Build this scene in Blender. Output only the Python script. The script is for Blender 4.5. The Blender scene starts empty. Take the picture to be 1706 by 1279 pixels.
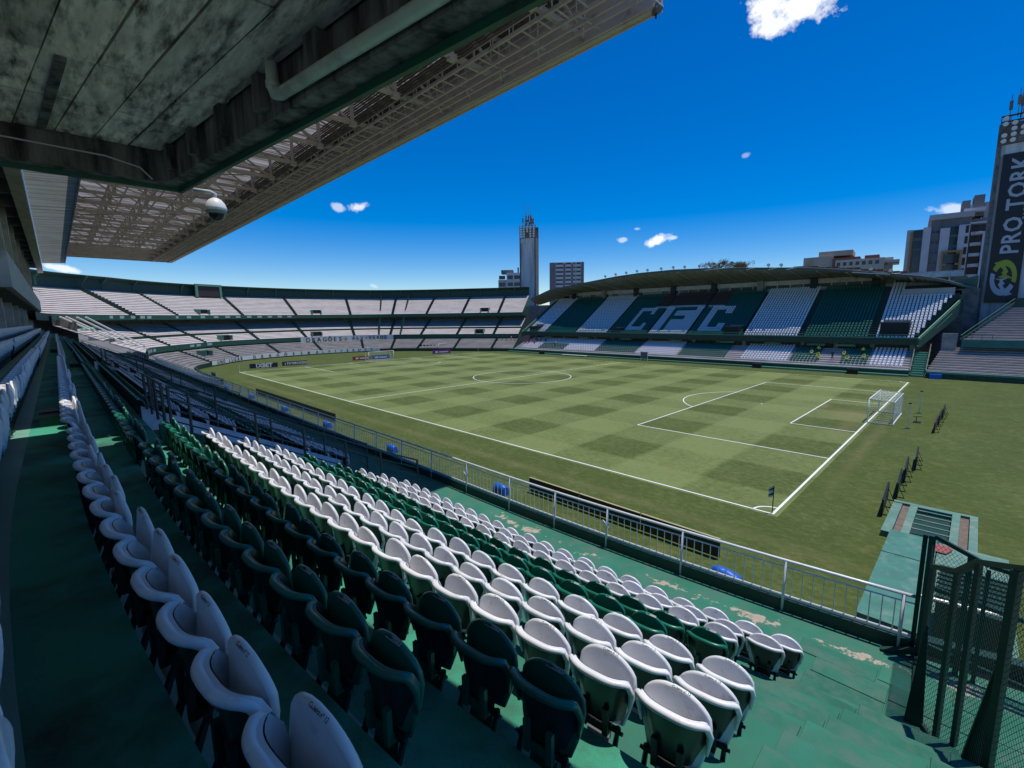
import bpy, math, random
from math import sin, cos, tan, pi, radians, sqrt, atan2, floor
from mathutils import Vector, Matrix, noise
random.seed(11)
S = bpy.context.scene
COL = S.collection

# ---------------------------------------------------------------- camera
CAM = Vector((7.167, -27.422, 11.106))
YAW, PIT, ROL = 2.363906, -0.145179, -0.0132968
fw = Vector((cos(PIT)*cos(YAW), cos(PIT)*sin(YAW), sin(PIT)))
rt0 = fw.cross(Vector((0, 0, 1))).normalized()
up0 = rt0.cross(fw)
RT = rt0*cos(ROL) + up0*sin(ROL)
UP = up0*cos(ROL) - rt0*sin(ROL)
cd = bpy.data.cameras.new('camera')
cam = bpy.data.objects.new('camera', cd)
COL.objects.link(cam)
cam.matrix_world = Matrix(((RT.x, UP.x, -fw.x, CAM.x), (RT.y, UP.y, -fw.y, CAM.y), (RT.z, UP.z, -fw.z, CAM.z), (0, 0, 0, 1)))
cd.sensor_width = 36.0
cd.lens = 764.4746/1706*36
cd.clip_start = 0.05
cd.clip_end = 6000
S.camera = cam

# ---------------------------------------------------------------- sky, sun, exposure
SUN = Vector((0.14, 0.16, 1.0)).normalized()          # towards the sun
SEL = math.asin(SUN.z)
SAZ = atan2(SUN.x, SUN.y)
w = bpy.data.worlds.new('World'); S.world = w; w.use_nodes = True
nt = w.node_tree; nt.nodes.clear()
def N(t, tp, **kw):
    n = t.nodes.new(tp)
    for k, v in kw.items(): setattr(n, k, v)
    return n
wo = N(nt, 'ShaderNodeOutputWorld'); bg = N(nt, 'ShaderNodeBackground'); bg.inputs[1].default_value = 0.15
sk = N(nt, 'ShaderNodeTexSky', sky_type='NISHITA', sun_disc=False, sun_elevation=SEL, sun_rotation=SAZ, altitude=900.0, air_density=1.0, dust_density=0.1, ozone_density=3.5)
hs = N(nt, 'ShaderNodeHueSaturation'); hs.inputs['Hue'].default_value = 0.512; hs.inputs['Saturation'].default_value = 1.6; hs.inputs['Value'].default_value = 0.63
gm = N(nt, 'ShaderNodeGamma'); gm.inputs[1].default_value = 1.0
nt.links.new(sk.outputs[0], gm.inputs[0]); nt.links.new(gm.outputs[0], hs.inputs['Color'])
def pix_dir(u, v): return (fw + RT*((u-853)/764.47) - UP*((v-639.5)/764.47)).normalized()
def mathn(t, op, a, b=None, c=None, clamp=False):
    n = N(t, 'ShaderNodeMath', operation=op); n.use_clamp = clamp
    for i, x in enumerate((a, b, c)):
        if x is None: continue
        if isinstance(x, (int, float)): n.inputs[i].default_value = x
        else: t.links.new(x, n.inputs[i])
    return n.outputs[0]
tc = N(nt, 'ShaderNodeTexCoord')
nz = N(nt, 'ShaderNodeTexNoise'); nz.inputs['Scale'].default_value = 38; nz.inputs['Detail'].default_value = 9; nz.inputs['Roughness'].default_value = .62
nt.links.new(tc.outputs['Generated'], nz.inputs['Vector'])
nz2 = N(nt, 'ShaderNodeTexNoise'); nz2.inputs['Scale'].default_value = 14; nz2.inputs['Detail'].default_value = 4
nt.links.new(tc.outputs['Generated'], nz2.inputs['Vector'])
mask = None
CLOUDS = [  # centre pixel, half width, half height, tilt (rad), strength   (directions in the sky)
    (1318, 6, 76, 33, .20, 1.0), (1288, 42, 42, 19, .25, .95), (1095, 400, 30, 9, .22, .95), (1120, 396, 12, 5, .2, .6),
    (597, 344, 20, 8, .1, .75), (562, 345, 12, 7, -.2, .5), (1035, 400, 10, 5, .1, .5), (1584, 349, 34, 10, .0, .6),
    (94, 445, 24, 6, -.2, .8), (619, 475, 8, 3, -.3, .3), (1240, 259, 9, 6, .3, .3), (1058, 381, 7, 3, 0, .35)]
for (u, v, ru, rv, th, st) in CLOUDS:
    d = pix_dir(u, v)
    e1 = (pix_dir(u+5*cos(th), v-5*sin(th)) - d).normalized()
    e2 = d.cross(e1).normalized()
    k = (fw.dot(d))*764.47
    def dot(e):
        n = N(nt, 'ShaderNodeVectorMath', operation='DOT_PRODUCT'); nt.links.new(tc.outputs['Generated'], n.inputs[0]); n.inputs[1].default_value = e
        return n.outputs['Value']
    a = mathn(nt, 'MULTIPLY', dot(e1), 764.47/ru/fw.dot(d)); b = mathn(nt, 'MULTIPLY', dot(e2), 764.47/rv/fw.dot(d))
    r2 = mathn(nt, 'SQRT', mathn(nt, 'ADD', mathn(nt, 'MULTIPLY', a, a), mathn(nt, 'MULTIPLY', b, b)))
    front = mathn(nt, 'GREATER_THAN', dot(d), .5)
    nn = mathn(nt, 'MULTIPLY_ADD', nz.outputs[0], 2.4, -1.2)
    nb = mathn(nt, 'MULTIPLY_ADD', nz2.outputs[0], 1.3, -.65)
    val = mathn(nt, 'SUBTRACT', mathn(nt, 'ADD', mathn(nt, 'ADD', nn, nb), 1.0), r2)
    val = mathn(nt, 'MULTIPLY', mathn(nt, 'MULTIPLY', val, 1.9, clamp=True), st)
    val = mathn(nt, 'MULTIPLY', val, front)
    mask = val if mask is None else mathn(nt, 'MAXIMUM', mask, val)
mx = N(nt, 'ShaderNodeMixRGB'); mx.inputs[2].default_value = (5.0, 5.2, 5.5, 1)
nt.links.new(mask, mx.inputs[0]); nt.links.new(hs.outputs[0], mx.inputs[1])
nt.links.new(mx.outputs[0], bg.inputs[0]); nt.links.new(bg.outputs[0], wo.inputs[0])

sl = bpy.data.lights.new('sun', 'SUN'); sl.energy = 2.8; sl.angle = radians(.5); sl.color = (1, .965, .9)
so = bpy.data.objects.new('sun', sl); COL.objects.link(so); so.location = (0, 40, 120)
so.rotation_euler = SUN.to_track_quat('Z', 'Y').to_euler()
S.view_settings.view_transform = 'Standard'; S.view_settings.look = 'None'
S.view_settings.exposure = 0.46; S.view_settings.gamma = 1.0; S.view_settings.use_curve_mapping = False
S.render.engine = 'CYCLES'
S.cycles.max_bounces = 8; S.cycles.diffuse_bounces = 4

# ---------------------------------------------------------------- materials
MATS = {}
def mat(name, col, rough=.7, var=.12, vscale=2.0, dirt=None, dscale=.6, dthr=.55, bump=0., bscale=30., metal=0., spec=.5, stretch=None, trans=0., rnd=0., detail=6., dsoft=.12):
    """procedural painted / plastic / concrete material: base colour, tonal noise, stains of another colour, fine relief"""
    m = bpy.data.materials.new(name); m.use_nodes = True; t = m.node_tree
    p = t.nodes['Principled BSDF']; L = t.links.new
    g = N(t, 'ShaderNodeNewGeometry'); pos = g.outputs['Position']
    if stretch:
        vm = N(t, 'ShaderNodeVectorMath', operation='MULTIPLY'); L(pos, vm.inputs[0]); vm.inputs[1].default_value = stretch; pos = vm.outputs[0]
    n1 = N(t, 'ShaderNodeTexNoise'); n1.inputs['Scale'].default_value = vscale; n1.inputs['Detail'].default_value = detail; L(pos, n1.inputs['Vector'])
    k = mathn(t, 'MULTIPLY_ADD', n1.outputs[0], 2*var*1.6, 1-var*1.6)
    if rnd:
        oi = N(t, 'ShaderNodeObjectInfo')
        k = mathn(t, 'MULTIPLY', k, mathn(t, 'MULTIPLY_ADD', oi.outputs['Random'], 2*rnd, 1-rnd))
    vm2 = N(t, 'ShaderNodeVectorMath', operation='SCALE'); vm2.inputs[0].default_value = col; L(k, vm2.inputs['Scale'])
    c = vm2.outputs[0]
    if dirt:
        n2 = N(t, 'ShaderNodeTexNoise'); n2.inputs['Scale'].default_value = dscale; n2.inputs['Detail'].default_value = 8; n2.inputs['Roughness'].default_value = .65; L(pos, n2.inputs['Vector'])
        mr = N(t, 'ShaderNodeMapRange'); mr.inputs[1].default_value = dthr-dsoft; mr.inputs[2].default_value = dthr+dsoft; L(n2.outputs[0], mr.inputs[0])
        mm = N(t, 'ShaderNodeMixRGB'); L(mr.outputs[0], mm.inputs[0]); L(c, mm.inputs[1]); mm.inputs[2].default_value = (*dirt, 1); c = mm.outputs[0]
    L(c, p.inputs['Base Color'])
    p.inputs['Roughness'].default_value = rough; p.inputs['Metallic'].default_value = metal
    p.inputs['Specular IOR Level'].default_value = spec
    if bump:
        n3 = N(t, 'ShaderNodeTexNoise'); n3.inputs['Scale'].default_value = bscale; n3.inputs['Detail'].default_value = 5; L(g.outputs['Position'], n3.inputs['Vector'])
        b = N(t, 'ShaderNodeBump'); b.inputs['Strength'].default_value = bump; b.inputs['Distance'].default_value = .02; L(n3.outputs[0], b.inputs['Height']); L(b.outputs[0], p.inputs['Normal'])
    if trans:
        tr = N(t, 'ShaderNodeBsdfTranslucent'); L(c, tr.inputs[0]); ms = N(t, 'ShaderNodeMixShader'); ms.inputs[0].default_value = trans
        L(p.outputs[0], ms.inputs[1]); L(tr.outputs[0], ms.inputs[2]); L(ms.outputs[0], t.nodes['Material Output'].inputs[0])
    MATS[name] = m
    return m

def ribs(m, per, frac, darkc, amt):  # painted dark stripes: brown streaks plus the rib shading the relief lacks
    t = m.node_tree; L = t.links.new; p = t.nodes['Principled BSDF']; src = p.inputs['Base Color'].links[0].from_socket
    g = N(t, 'ShaderNodeNewGeometry'); sp = N(t, 'ShaderNodeSeparateXYZ'); L(g.outputs['Position'], sp.inputs[0])
    fx = mathn(t, 'DIVIDE', mathn(t, 'ADD', sp.outputs[0], 500), per); fr = mathn(t, 'FRACT', fx)
    wn = N(t, 'ShaderNodeTexWhiteNoise', noise_dimensions='1D'); L(mathn(t, 'FLOOR', fx), wn.inputs['W'])
    k = mathn(t, 'MULTIPLY', mathn(t, 'LESS_THAN', fr, frac), mathn(t, 'MULTIPLY_ADD', wn.outputs['Value'], .5, amt))
    mm = N(t, 'ShaderNodeMixRGB'); L(k, mm.inputs[0]); L(src, mm.inputs[1]); mm.inputs[2].default_value = (*darkc, 1)
    for l in list(src.links): L(mm.outputs[0], l.to_socket) if l.to_node != mm else None
WHITE = mat('white_seat_plastic', (.78, .775, .785), .32, .08, 9, dirt=(.42, .40, .38), dscale=8, dthr=.68, rnd=.07, spec=.5)
GREEN = mat('green_seat_plastic', (.010, .14, .088), .28, .15, 8, dirt=(.05, .10, .075), dscale=6, dthr=.74, rnd=.15, spec=.5)
BLACK = mat('black_steel', (.012, .013, .014), .5, .1, 5)
TEAL = mat('teal_floor_paint', (.034, .175, .116), .8, .22, 1.3, dirt=(.05, .135, .10), dscale=2.2, dthr=.6, bump=.25, bscale=60, spec=.2)
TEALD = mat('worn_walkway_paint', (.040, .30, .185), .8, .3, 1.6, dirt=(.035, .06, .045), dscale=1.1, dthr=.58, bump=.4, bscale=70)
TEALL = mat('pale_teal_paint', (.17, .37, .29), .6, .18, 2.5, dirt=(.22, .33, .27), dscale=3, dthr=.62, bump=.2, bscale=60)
DKGREEN = mat('dark_green_paint', (.008, .045, .030), .5, .25, 2.0, dirt=(.04, .05, .04), dscale=2.5, dthr=.63, bump=.2)
MIDGREEN = mat('stand_green_paint', (.022, .10, .062), .6, .2, 1.2, dirt=(.05, .085, .06), dscale=.8, dthr=.6)
LTGREEN = mat('light_green_paint', (.10, .27, .18), .6, .15, 1.5)
CONC = mat('bare_concrete', (.36, .355, .34), .85, .16, .7, dirt=(.20, .19, .175), dscale=.9, dthr=.57, bump=.3, bscale=12, detail=9)
CONCD = mat('dark_concrete', (.15, .155, .15), .85, .25, .8, dirt=(.07, .07, .068), dscale=1.0, dthr=.56, bump=.3, bscale=15)
BLEACH = mat('bleacher_concrete', (.49, .445, .42), .85, .12, 1.5, dirt=(.36, .32, .31), dscale=.8, dthr=.58, stretch=(.35, .35, 3), detail=9)
RISER = mat('bleacher_riser', (.60, .545, .52), .85, .2, 1.5, dirt=(.36, .32, .30), dscale=.7, dthr=.56, stretch=(.3, .3, 3), detail=9)
GALV = mat('galvanized_steel', (.70, .71, .72), .38, .1, 6, metal=.15, dirt=(.33, .30, .27), dscale=6, dthr=.7)
STEEL = mat('roof_steel_paint', (.58, .52, .49), .55, .12, 1.5, dirt=(.25, .17, .11), dscale=1.2, dthr=.68)
LINE = mat('pitch_line_paint', (.78, .80, .76), .8, .06, 20)
WPAINT = mat('white_paint', (.78, .78, .76), .4, .05, 4)
NAVY = mat('navy_board', (.008, .012, .045), .4, .1, 3)
BLKB = mat('black_board', (.012, .012, .014), .45, .2, 3)
REDB = mat('red_board', (.42, .035, .02), .4, .1, 3)
BLUEB = mat('blue_board', (.02, .12, .38), .4, .1, 3)
PURB = mat('purple_board', (.24, .03, .25), .4, .1, 3)
TARP = mat('blue_tarp', (.012, .12, .55), .42, .2, 6, bump=.6, bscale=9)
GREYP = mat('grey_building_paint', (.42, .41, .41), .8, .12, .5)
GREYD = mat('charcoal_building_paint', (.17, .165, .165), .8, .12, .5)
GREYL = mat('light_building_paint', (.54, .54, .55), .8, .1, .5)
BEIGE = mat('beige_building_paint', (.48, .40, .29), .85, .14, .4, dirt=(.33, .26, .19), dscale=.25, dthr=.6)
BRICK = mat('red_brown_wall', (.22, .09, .065), .85, .2, .6)
OCHRE = mat('ochre_paint', (.35, .21, .06), .7, .1, 1)
WOOD = mat('brown_wood_seats', (.10, .055, .035), .6, .25, 2)
LEAF = mat('tree_leaves', (.075, .075, .022), .7, .35, 2.5, dirt=(.14, .09, .03), dscale=1.2, dthr=.55, trans=.25)
BARK = mat('tree_bark', (.09, .065, .045), .9, .2, 5)
SKIN = mat('skin', (.38, .22, .15), .6, .05, 5)
REDC = mat('red_cloth', (.45, .04, .03), .8, .1, 5)
VEST = mat('yellow_vest', (.55, .62, .05), .7, .1, 5)
DARKC = mat('dark_cloth', (.02, .022, .03), .8, .1, 5)
TOWERC = mat('tower_concrete', (.60, .60, .59), .85, .2, .5, dirt=(.33, .34, .35), dscale=.55, dthr=.55, stretch=(1.6, 1.6, .12), detail=9)
WHITEF = mat('far_white_seat_plastic', (.84, .84, .86), .4, .08, .8)
GREENF = mat('far_green_seat_plastic', (.010, .125, .082), .4, .2, .8)
SHELL = mat('dark_seat_shell', (.020, .024, .025), .3, .2, 8)
GALC = mat('gallery_concrete', (.58, .58, .55), .85, .15, .8, dirt=(.36, .36, .34), dscale=.9, dthr=.58, bump=.2, bscale=12, detail=9)
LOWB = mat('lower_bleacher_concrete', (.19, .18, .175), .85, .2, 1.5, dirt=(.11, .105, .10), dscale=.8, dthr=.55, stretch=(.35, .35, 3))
LAMPW = mat('lamp_glass', (.72, .75, .78), .12, .05, 5)
def glass_mat():
    m = bpy.data.materials.new('dark_window_glass'); m.use_nodes = True; p = m.node_tree.nodes['Principled BSDF']
    p.inputs['Base Color'].default_value = (.015, .02, .026, 1); p.inputs['Roughness'].default_value = .08
    return m
GLASS = glass_mat()
SHEET = mat('roof_sheeting', (.50, .49, .48), .6, .16, 1.0, dirt=(.15, .105, .085), dscale=2.0, dthr=.52, stretch=(2.2, .10, 1), trans=.42, dsoft=.06)
ribs(SHEET, .52, .36, (.13, .095, .075), .45)
RIBSHEET = mat('grey_ribbed_sheeting', (.44, .47, .46), .5, .12, 1.0, trans=.2, dirt=(.3, .3, .29), dscale=.5, dthr=.6)
ribs(RIBSHEET, .8, .3, (.16, .17, .165), .3)
CEIL = mat('board_marked_concrete', (.72, .65, .60), .85, .46, 5.0, dirt=(.07, .064, .058), dscale=4.6, dthr=.57, bump=.5, bscale=26, stretch=(.45, 1.9, 1), rnd=.25, detail=10, dsoft=.11)
BEAMC = mat('stained_beam_concrete', (.19, .195, .185), .85, .4, 2.0, dirt=(.018, .018, .018), dscale=1.6, dthr=.50, bump=.4, bscale=20, stretch=(2.4, 2.4, .4), detail=9)
SLAB = mat('painted_paving_slab', (.032, .165, .11), .8, .2, 2.4, dirt=(.085, .16, .125), dscale=3.0, dthr=.57, bump=.25, bscale=50, rnd=.2, spec=.2)

# concourse paint that has peeled off in patches along the railing
def concourse_mat():
    m = mat('peeling_concourse_paint', (.034, .175, .116), .8, .22, 1.1, dirt=(.085, .16, .125), dscale=2.4, dthr=.57, bump=.25, bscale=50, spec=.2)
    t = m.node_tree; L = t.links.new; p = t.nodes['Principled BSDF']
    src = p.inputs['Base Color'].links[0].from_socket
    tcn = N(t, 'ShaderNodeTexCoord'); sp = N(t, 'ShaderNodeSeparateXYZ'); L(tcn.outputs['UV'], sp.inputs[0])
    d = mathn(t, 'ABSOLUTE', mathn(t, 'SUBTRACT', sp.outputs[1], .52))            # metres from the railing, in UV v
    band = mathn(t, 'SUBTRACT', .30, mathn(t, 'MULTIPLY', d, .55))
    a = N(t, 'ShaderNodeTexNoise'); a.inputs['Scale'].default_value = 1.1; a.inputs['Detail'].default_value = 2; L(tcn.outputs['UV'], a.inputs['Vector'])
    b = N(t, 'ShaderNodeTexNoise'); b.inputs['Scale'].default_value = 7; b.inputs['Detail'].default_value = 10; b.inputs['Roughness'].default_value = .7; L(tcn.outputs['UV'], b.inputs['Vector'])
    s = mathn(t, 'ADD', mathn(t, 'ADD', mathn(t, 'MULTIPLY', a.outputs[0], .75), mathn(t, 'MULTIPLY', b.outputs[0], .65)), band)
    mr = N(t, 'ShaderNodeMapRange'); mr.inputs[1].default_value = 1.02; mr.inputs[2].default_value = 1.05; L(s, mr.inputs[0])
    gate = mathn(t, 'MULTIPLY', mr.outputs[0], mathn(t, 'GREATER_THAN', sp.outputs[0], -2.5))
    cr = N(t, 'ShaderNodeMixRGB'); L(b.outputs[0], cr.inputs[0]); cr.inputs[1].default_value = (.24, .17, .12, 1); cr.inputs[2].default_value = (.52, .48, .40, 1)
    mm = N(t, 'ShaderNodeMixRGB'); L(gate, mm.inputs[0]); L(src, mm.inputs[1]); L(cr.outputs[0], mm.inputs[2]); L(mm.outputs[0], p.inputs['Base Color'])
    return m
CONCO = concourse_mat()

def grass_mat():
    m = bpy.data.materials.new('mown_grass'); m.use_nodes = True; t = m.node_tree; L = t.links.new; p = t.nodes['Principled BSDF']
    g = N(t, 'ShaderNodeNewGeometry'); sp = N(t, 'ShaderNodeSeparateXYZ'); L(g.outputs['Position'], sp.inputs[0])
    n0 = N(t, 'ShaderNodeTexNoise'); n0.inputs['Scale'].default_value = .7; n0.inputs['Detail'].default_value = 4; L(g.outputs['Position'], n0.inputs['Vector'])
    wob = mathn(t, 'MULTIPLY_ADD', n0.outputs[0], .5, -.25)
    def band(v, off, per):
        f = mathn(t, 'FRACT', mathn(t, 'DIVIDE', mathn(t, 'ADD', mathn(t, 'ADD', v, wob), off), per))
        # smooth square wave
        s = mathn(t, 'SINE', mathn(t, 'MULTIPLY', f, 2*pi))
        return mathn(t, 'MULTIPLY_ADD', mathn(t, 'MULTIPLY', s, 7.0, clamp=False), .5, .5, clamp=True)
    bx = band(sp.outputs[0], 110.0+5.5, 11.0)      # 1 = dark stripe
    by = band(sp.outputs[1], 105.0-3.4, 10.5)
    inside = mathn(t, 'MULTIPLY', mathn(t, 'MULTIPLY', mathn(t, 'LESS_THAN', sp.outputs[0], .3), mathn(t, 'GREATER_THAN', sp.outputs[0], -105.3)), mathn(t, 'MULTIPLY', mathn(t, 'GREATER_THAN', sp.outputs[1], -.3), mathn(t, 'LESS_THAN', sp.outputs[1], 68.3)))
    dark = mathn(t, 'MULTIPLY', mathn(t, 'ADD', mathn(t, 'MULTIPLY', bx, .38), mathn(t, 'ADD', mathn(t, 'MULTIPLY', by, .24), mathn(t, 'MULTIPLY', mathn(t, 'MULTIPLY', bx, by), .18))), inside)
    outm = mathn(t, 'MULTIPLY', mathn(t, 'SUBTRACT', 1.0, inside), .92)
    dark = mathn(t, 'ADD', dark, outm)
    n1 = N(t, 'ShaderNodeTexNoise'); n1.inputs['Scale'].default_value = .25; n1.inputs['Detail'].default_value = 9; n1.inputs['Roughness'].default_value = .65; L(g.outputs['Position'], n1.inputs['Vector'])
    n2 = N(t, 'ShaderNodeTexNoise'); n2.inputs['Scale'].default_value = 2.4; n2.inputs['Detail'].default_value = 9; n2.inputs['Roughness'].default_value = .88
    vm = N(t, 'ShaderNodeVectorMath', operation='MULTIPLY'); vm.inputs[1].default_value = (.8, 1.3, 1); L(g.outputs['Position'], vm.inputs[0]); L(vm.outputs[0], n2.inputs['Vector'])
    k = mathn(t, 'ADD', dark, mathn(t, 'ADD', mathn(t, 'MULTIPLY_ADD', n1.outputs[0], .9, -.45), mathn(t, 'MULTIPLY_ADD', n2.outputs[0], 3.2, -1.6)), clamp=True)
    mm = N(t, 'ShaderNodeMixRGB'); L(k, mm.inputs[0]); mm.inputs[1].default_value = (.178, .215, .076, 1); mm.inputs[2].default_value = (.062, .086, .020, 1)
    # dry yellowish spots
    n3 = N(t, 'ShaderNodeTexNoise'); n3.inputs['Scale'].default_value = .5; n3.inputs['Detail'].default_value = 9; n3.inputs['Roughness'].default_value = .7
    ad = N(t, 'ShaderNodeVectorMath', operation='ADD'); ad.inputs[1].default_value = (31, 17, 0); L(g.outputs['Position'], ad.inputs[0]); L(ad.outputs[0], n3.inputs['Vector'])
    mr = N(t, 'ShaderNodeMapRange'); mr.inputs[1].default_value = .56; mr.inputs[2].default_value = .74; mr.inputs[4].default_value = .5; L(n3.outputs[0], mr.inputs[0])
    m2 = N(t, 'ShaderNodeMixRGB'); L(mr.outputs[0], m2.inputs[0]); L(mm.outputs[0], m2.inputs[1]); m2.inputs[2].default_value = (.19, .17, .07, 1)
    cur = m2.outputs[0]
    for (cx, cy, rx, ry, am) in ((-2.2, 34.2, 2.0, 3.6, .5), (-5.2, 37.5, .7, 2.4, .55), (-11, 34, .8, .8, .5), (-102.5, 34, 2.0, 3.6, .5), (-1.2, 27, .8, 6, .25), (1.4, 22, .5, 18, .22), (-25, -3.6, 40, .6, .22), (-75, -3.2, 25, .7, .25)):
        dx = mathn(t, 'DIVIDE', mathn(t, 'SUBTRACT', sp.outputs[0], cx), rx); dy = mathn(t, 'DIVIDE', mathn(t, 'SUBTRACT', sp.outputs[1], cy), ry)
        rr = mathn(t, 'SQRT', mathn(t, 'ADD', mathn(t, 'MULTIPLY', dx, dx), mathn(t, 'MULTIPLY', dy, dy)))
        f = mathn(t, 'MULTIPLY', mathn(t, 'SUBTRACT', mathn(t, 'ADD', mathn(t, 'MULTIPLY_ADD', n2.outputs[0], 2.4, -1.2), 1.25), rr, clamp=True), am)
        m3 = N(t, 'ShaderNodeMixRGB'); L(f, m3.inputs[0]); L(cur, m3.inputs[1]); m3.inputs[2].default_value = (.21, .175, .085, 1); cur = m3.outputs[0]
    L(cur, p.inputs['Base Color']); p.inputs['Roughness'].default_value = .9; p.inputs['Specular IOR Level'].default_value = .15
    b = N(t, 'ShaderNodeBump'); b.inputs['Strength'].default_value = .5; b.inputs['Distance'].default_value = .04; L(n2.outputs[0], b.inputs['Height']); L(b.outputs[0], p.inputs['Normal'])
    return m
GRASS = grass_mat()

# ---------------------------------------------------------------- mesh helpers
ORG = {}
def tag(o, label=None, cat=None, group=None, kind=None):
    if label: o['label'] = label
    if cat: o['category'] = cat
    if group: o['group'] = group
    if kind: o['kind'] = kind
    return o
def thing(name, label, cat, loc=(0, 0, 0), rz=0., group=None):
    o = bpy.data.objects.new(name, None); o.empty_display_size = .2; COL.objects.link(o); o.location = loc; o.rotation_euler = (0, 0, rz)
    ORG[o] = Vector(loc)
    return tag(o, label, cat, group)
class MB:
    def __init__(s): s.v = []; s.f = []; s.m = []
    def add(s, vs, fs, m=0):
        b = len(s.v); s.v += [tuple(x) for x in vs]; s.f += [tuple(b+i for i in f) for f in fs]; s.m += [m]*len(fs); return s
    def hexa(s, p, m=0):   # 8 corners: bottom 0-3, top 4-7
        return s.add(p, [(3, 2, 1, 0), (4, 5, 6, 7), (0, 1, 5, 4), (1, 2, 6, 5), (2, 3, 7, 6), (3, 0, 4, 7)], m)
    def box(s, x0, x1, y0, y1, z0, z1, m=0):
        return s.hexa([(x0, y0, z0), (x1, y0, z0), (x1, y1, z0), (x0, y1, z0), (x0, y0, z1), (x1, y0, z1), (x1, y1, z1), (x0, y1, z1)], m)
    def obox(s, c, sz, rz=0., m=0, rx=0.):
        M = Matrix.Rotation(rz, 3, 'Z') @ Matrix.Rotation(rx, 3, 'X'); a, b, h = sz[0]/2, sz[1]/2, sz[2]/2
        return s.hexa([Vector(c) + M @ Vector(q) for q in ((-a, -b, -h), (a, -b, -h), (a, b, -h), (-a, b, -h), (-a, -b, h), (a, -b, h), (a, b, h), (-a, b, h))], m)
    def bar(s, p, q, wd, ht=None, m=0, n=4):
        p = Vector(p); q = Vector(q); d = (q-p)
        if d.length < 1e-6: return s
        d.normalize(); ht = ht or wd
        a = d.cross(Vector((0, 0, 1)))
        if a.length < 1e-3: a = Vector((1, 0, 0))
        a.normalize(); b = a.cross(d)
        if n == 4: off = [(-wd/2, -ht/2), (wd/2, -ht/2), (wd/2, ht/2), (-wd/2, ht/2)]
        else: off = [(wd/2*cos(2*pi*i/n), ht/2*sin(2*pi*i/n)) for i in range(n)]
        vs = [p+a*x+b*y for x, y in off] + [q+a*x+b*y for x, y in off]
        fs = [(i, (i+1) % n, n+(i+1) % n, n+i) for i in range(n)] + [tuple(range(n))[::-1], tuple(range(n, 2*n))]
        return s.add(vs, fs, m)
    def tube(s, pts, r, n=6, m=0, cap=True):
        pts = [Vector(p) for p in pts]; rs = r if isinstance(r, (list, tuple)) else [r]*len(pts); vs = []; prev = None
        for i, p in enumerate(pts):
            d = (pts[min(i+1, len(pts)-1)]-pts[max(i-1, 0)]).normalized()
            a = d.cross(Vector((0, 0, 1))) if prev is None else prev - d*prev.dot(d)
            if a.length < 1e-3: a = d.cross(Vector((0, 1, 0)))
            a.normalize(); prev = a; b = d.cross(a)
            vs += [p+a*(rs[i]*cos(2*pi*k/n))+b*(rs[i]*sin(2*pi*k/n)) for k in range(n)]
        fs = [(i*n+k, i*n+(k+1) % n, (i+1)*n+(k+1) % n, (i+1)*n+k) for i in range(len(pts)-1) for k in range(n)]
        if cap: fs += [tuple(range(n))[::-1], tuple(range((len(pts)-1)*n, len(pts)*n))]
        return s.add(vs, fs, m)
    def grid(s, P, m=0, closed=False):   # P[i][j]
        nu, nv = len(P), len(P[0]); fs = [(i*nv+j, (i+1)*nv+j, (i+1)*nv+j+1, i*nv+j+1) for i in range(nu-1) for j in range(nv-1)]
        return s.add([q for r in P for q in r], fs, m)
    def prism(s, poly, z0, z1, m=0):
        n = len(poly); vs = [(x, y, z0) for x, y in poly] + [(x, y, z1) for x, y in poly]
        return s.add(vs, [tuple(range(n))[::-1], tuple(range(n, 2*n))] + [(i, (i+1) % n, n+(i+1) % n, n+i) for i in range(n)], m)
    def lathe(s, prof, c=(0, 0, 0), n=16, m=0):
        P = [[(c[0]+r*cos(2*pi*k/n), c[1]+r*sin(2*pi*k/n), c[2]+z) for k in range(n+1)] for r, z in prof]
        return s.grid(P, m)
    def mesh(s, name, mats, smooth=False, org=(0, 0, 0)):
        me = bpy.data.meshes.new(name); o = Vector(org)
        me.from_pydata([(x-o.x, y-o.y, z-o.z) for x, y, z in s.v], [], s.f)
        for m in (mats if isinstance(mats, (list, tuple)) else [mats]): me.materials.append(m)
        if any(s.m): me.polygons.foreach_set('material_index', s.m)
        if smooth: me.polygons.foreach_set('use_smooth', [True]*len(s.f))
        me.update(); return me
    def build(s, name, mats, parent=None, smooth=False, org=None):
        if parent is not None: org = ORG[parent]
        elif org is None:
            xs = [q[0] for q in s.v]; ys = [q[1] for q in s.v]; zs = [q[2] for q in s.v]
            org = ((min(xs)+max(xs))/2, (min(ys)+max(ys))/2, min(zs))
        o = bpy.data.objects.new(name, s.mesh(name, mats, smooth, org)); COL.objects.link(o)
        if parent is not None: o.parent = parent
        else: o.location = org
        ORG[o] = Vector(org); return o
def copy_tree(o, parent=None):
    c = o.copy(); COL.objects.link(c)
    if parent is not None: c.parent = parent
    for ch in list(o.children): copy_tree(ch, c)
    return c
TXT = {}
def text_mesh(s, size=1., bold=0., align='CENTER', space=1.0, extr=0.):
    key = (s, size, bold, align, space, extr)
    if key in TXT: return TXT[key]
    cu = bpy.data.curves.new('lettering', 'FONT'); cu.body = s; cu.size = size; cu.align_x = align; cu.align_y = 'CENTER'; cu.offset = bold; cu.space_character = space; cu.extrude = extr; cu.resolution_u = 2
    ob = bpy.data.objects.new('lettering', cu); COL.objects.link(ob)
    me = bpy.data.meshes.new_from_object(ob.evaluated_get(bpy.context.evaluated_depsgraph_get()))
    bpy.data.objects.remove(ob); bpy.data.curves.remove(cu)
    me.name = 'lettering'; TXT[key] = me; return me
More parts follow.
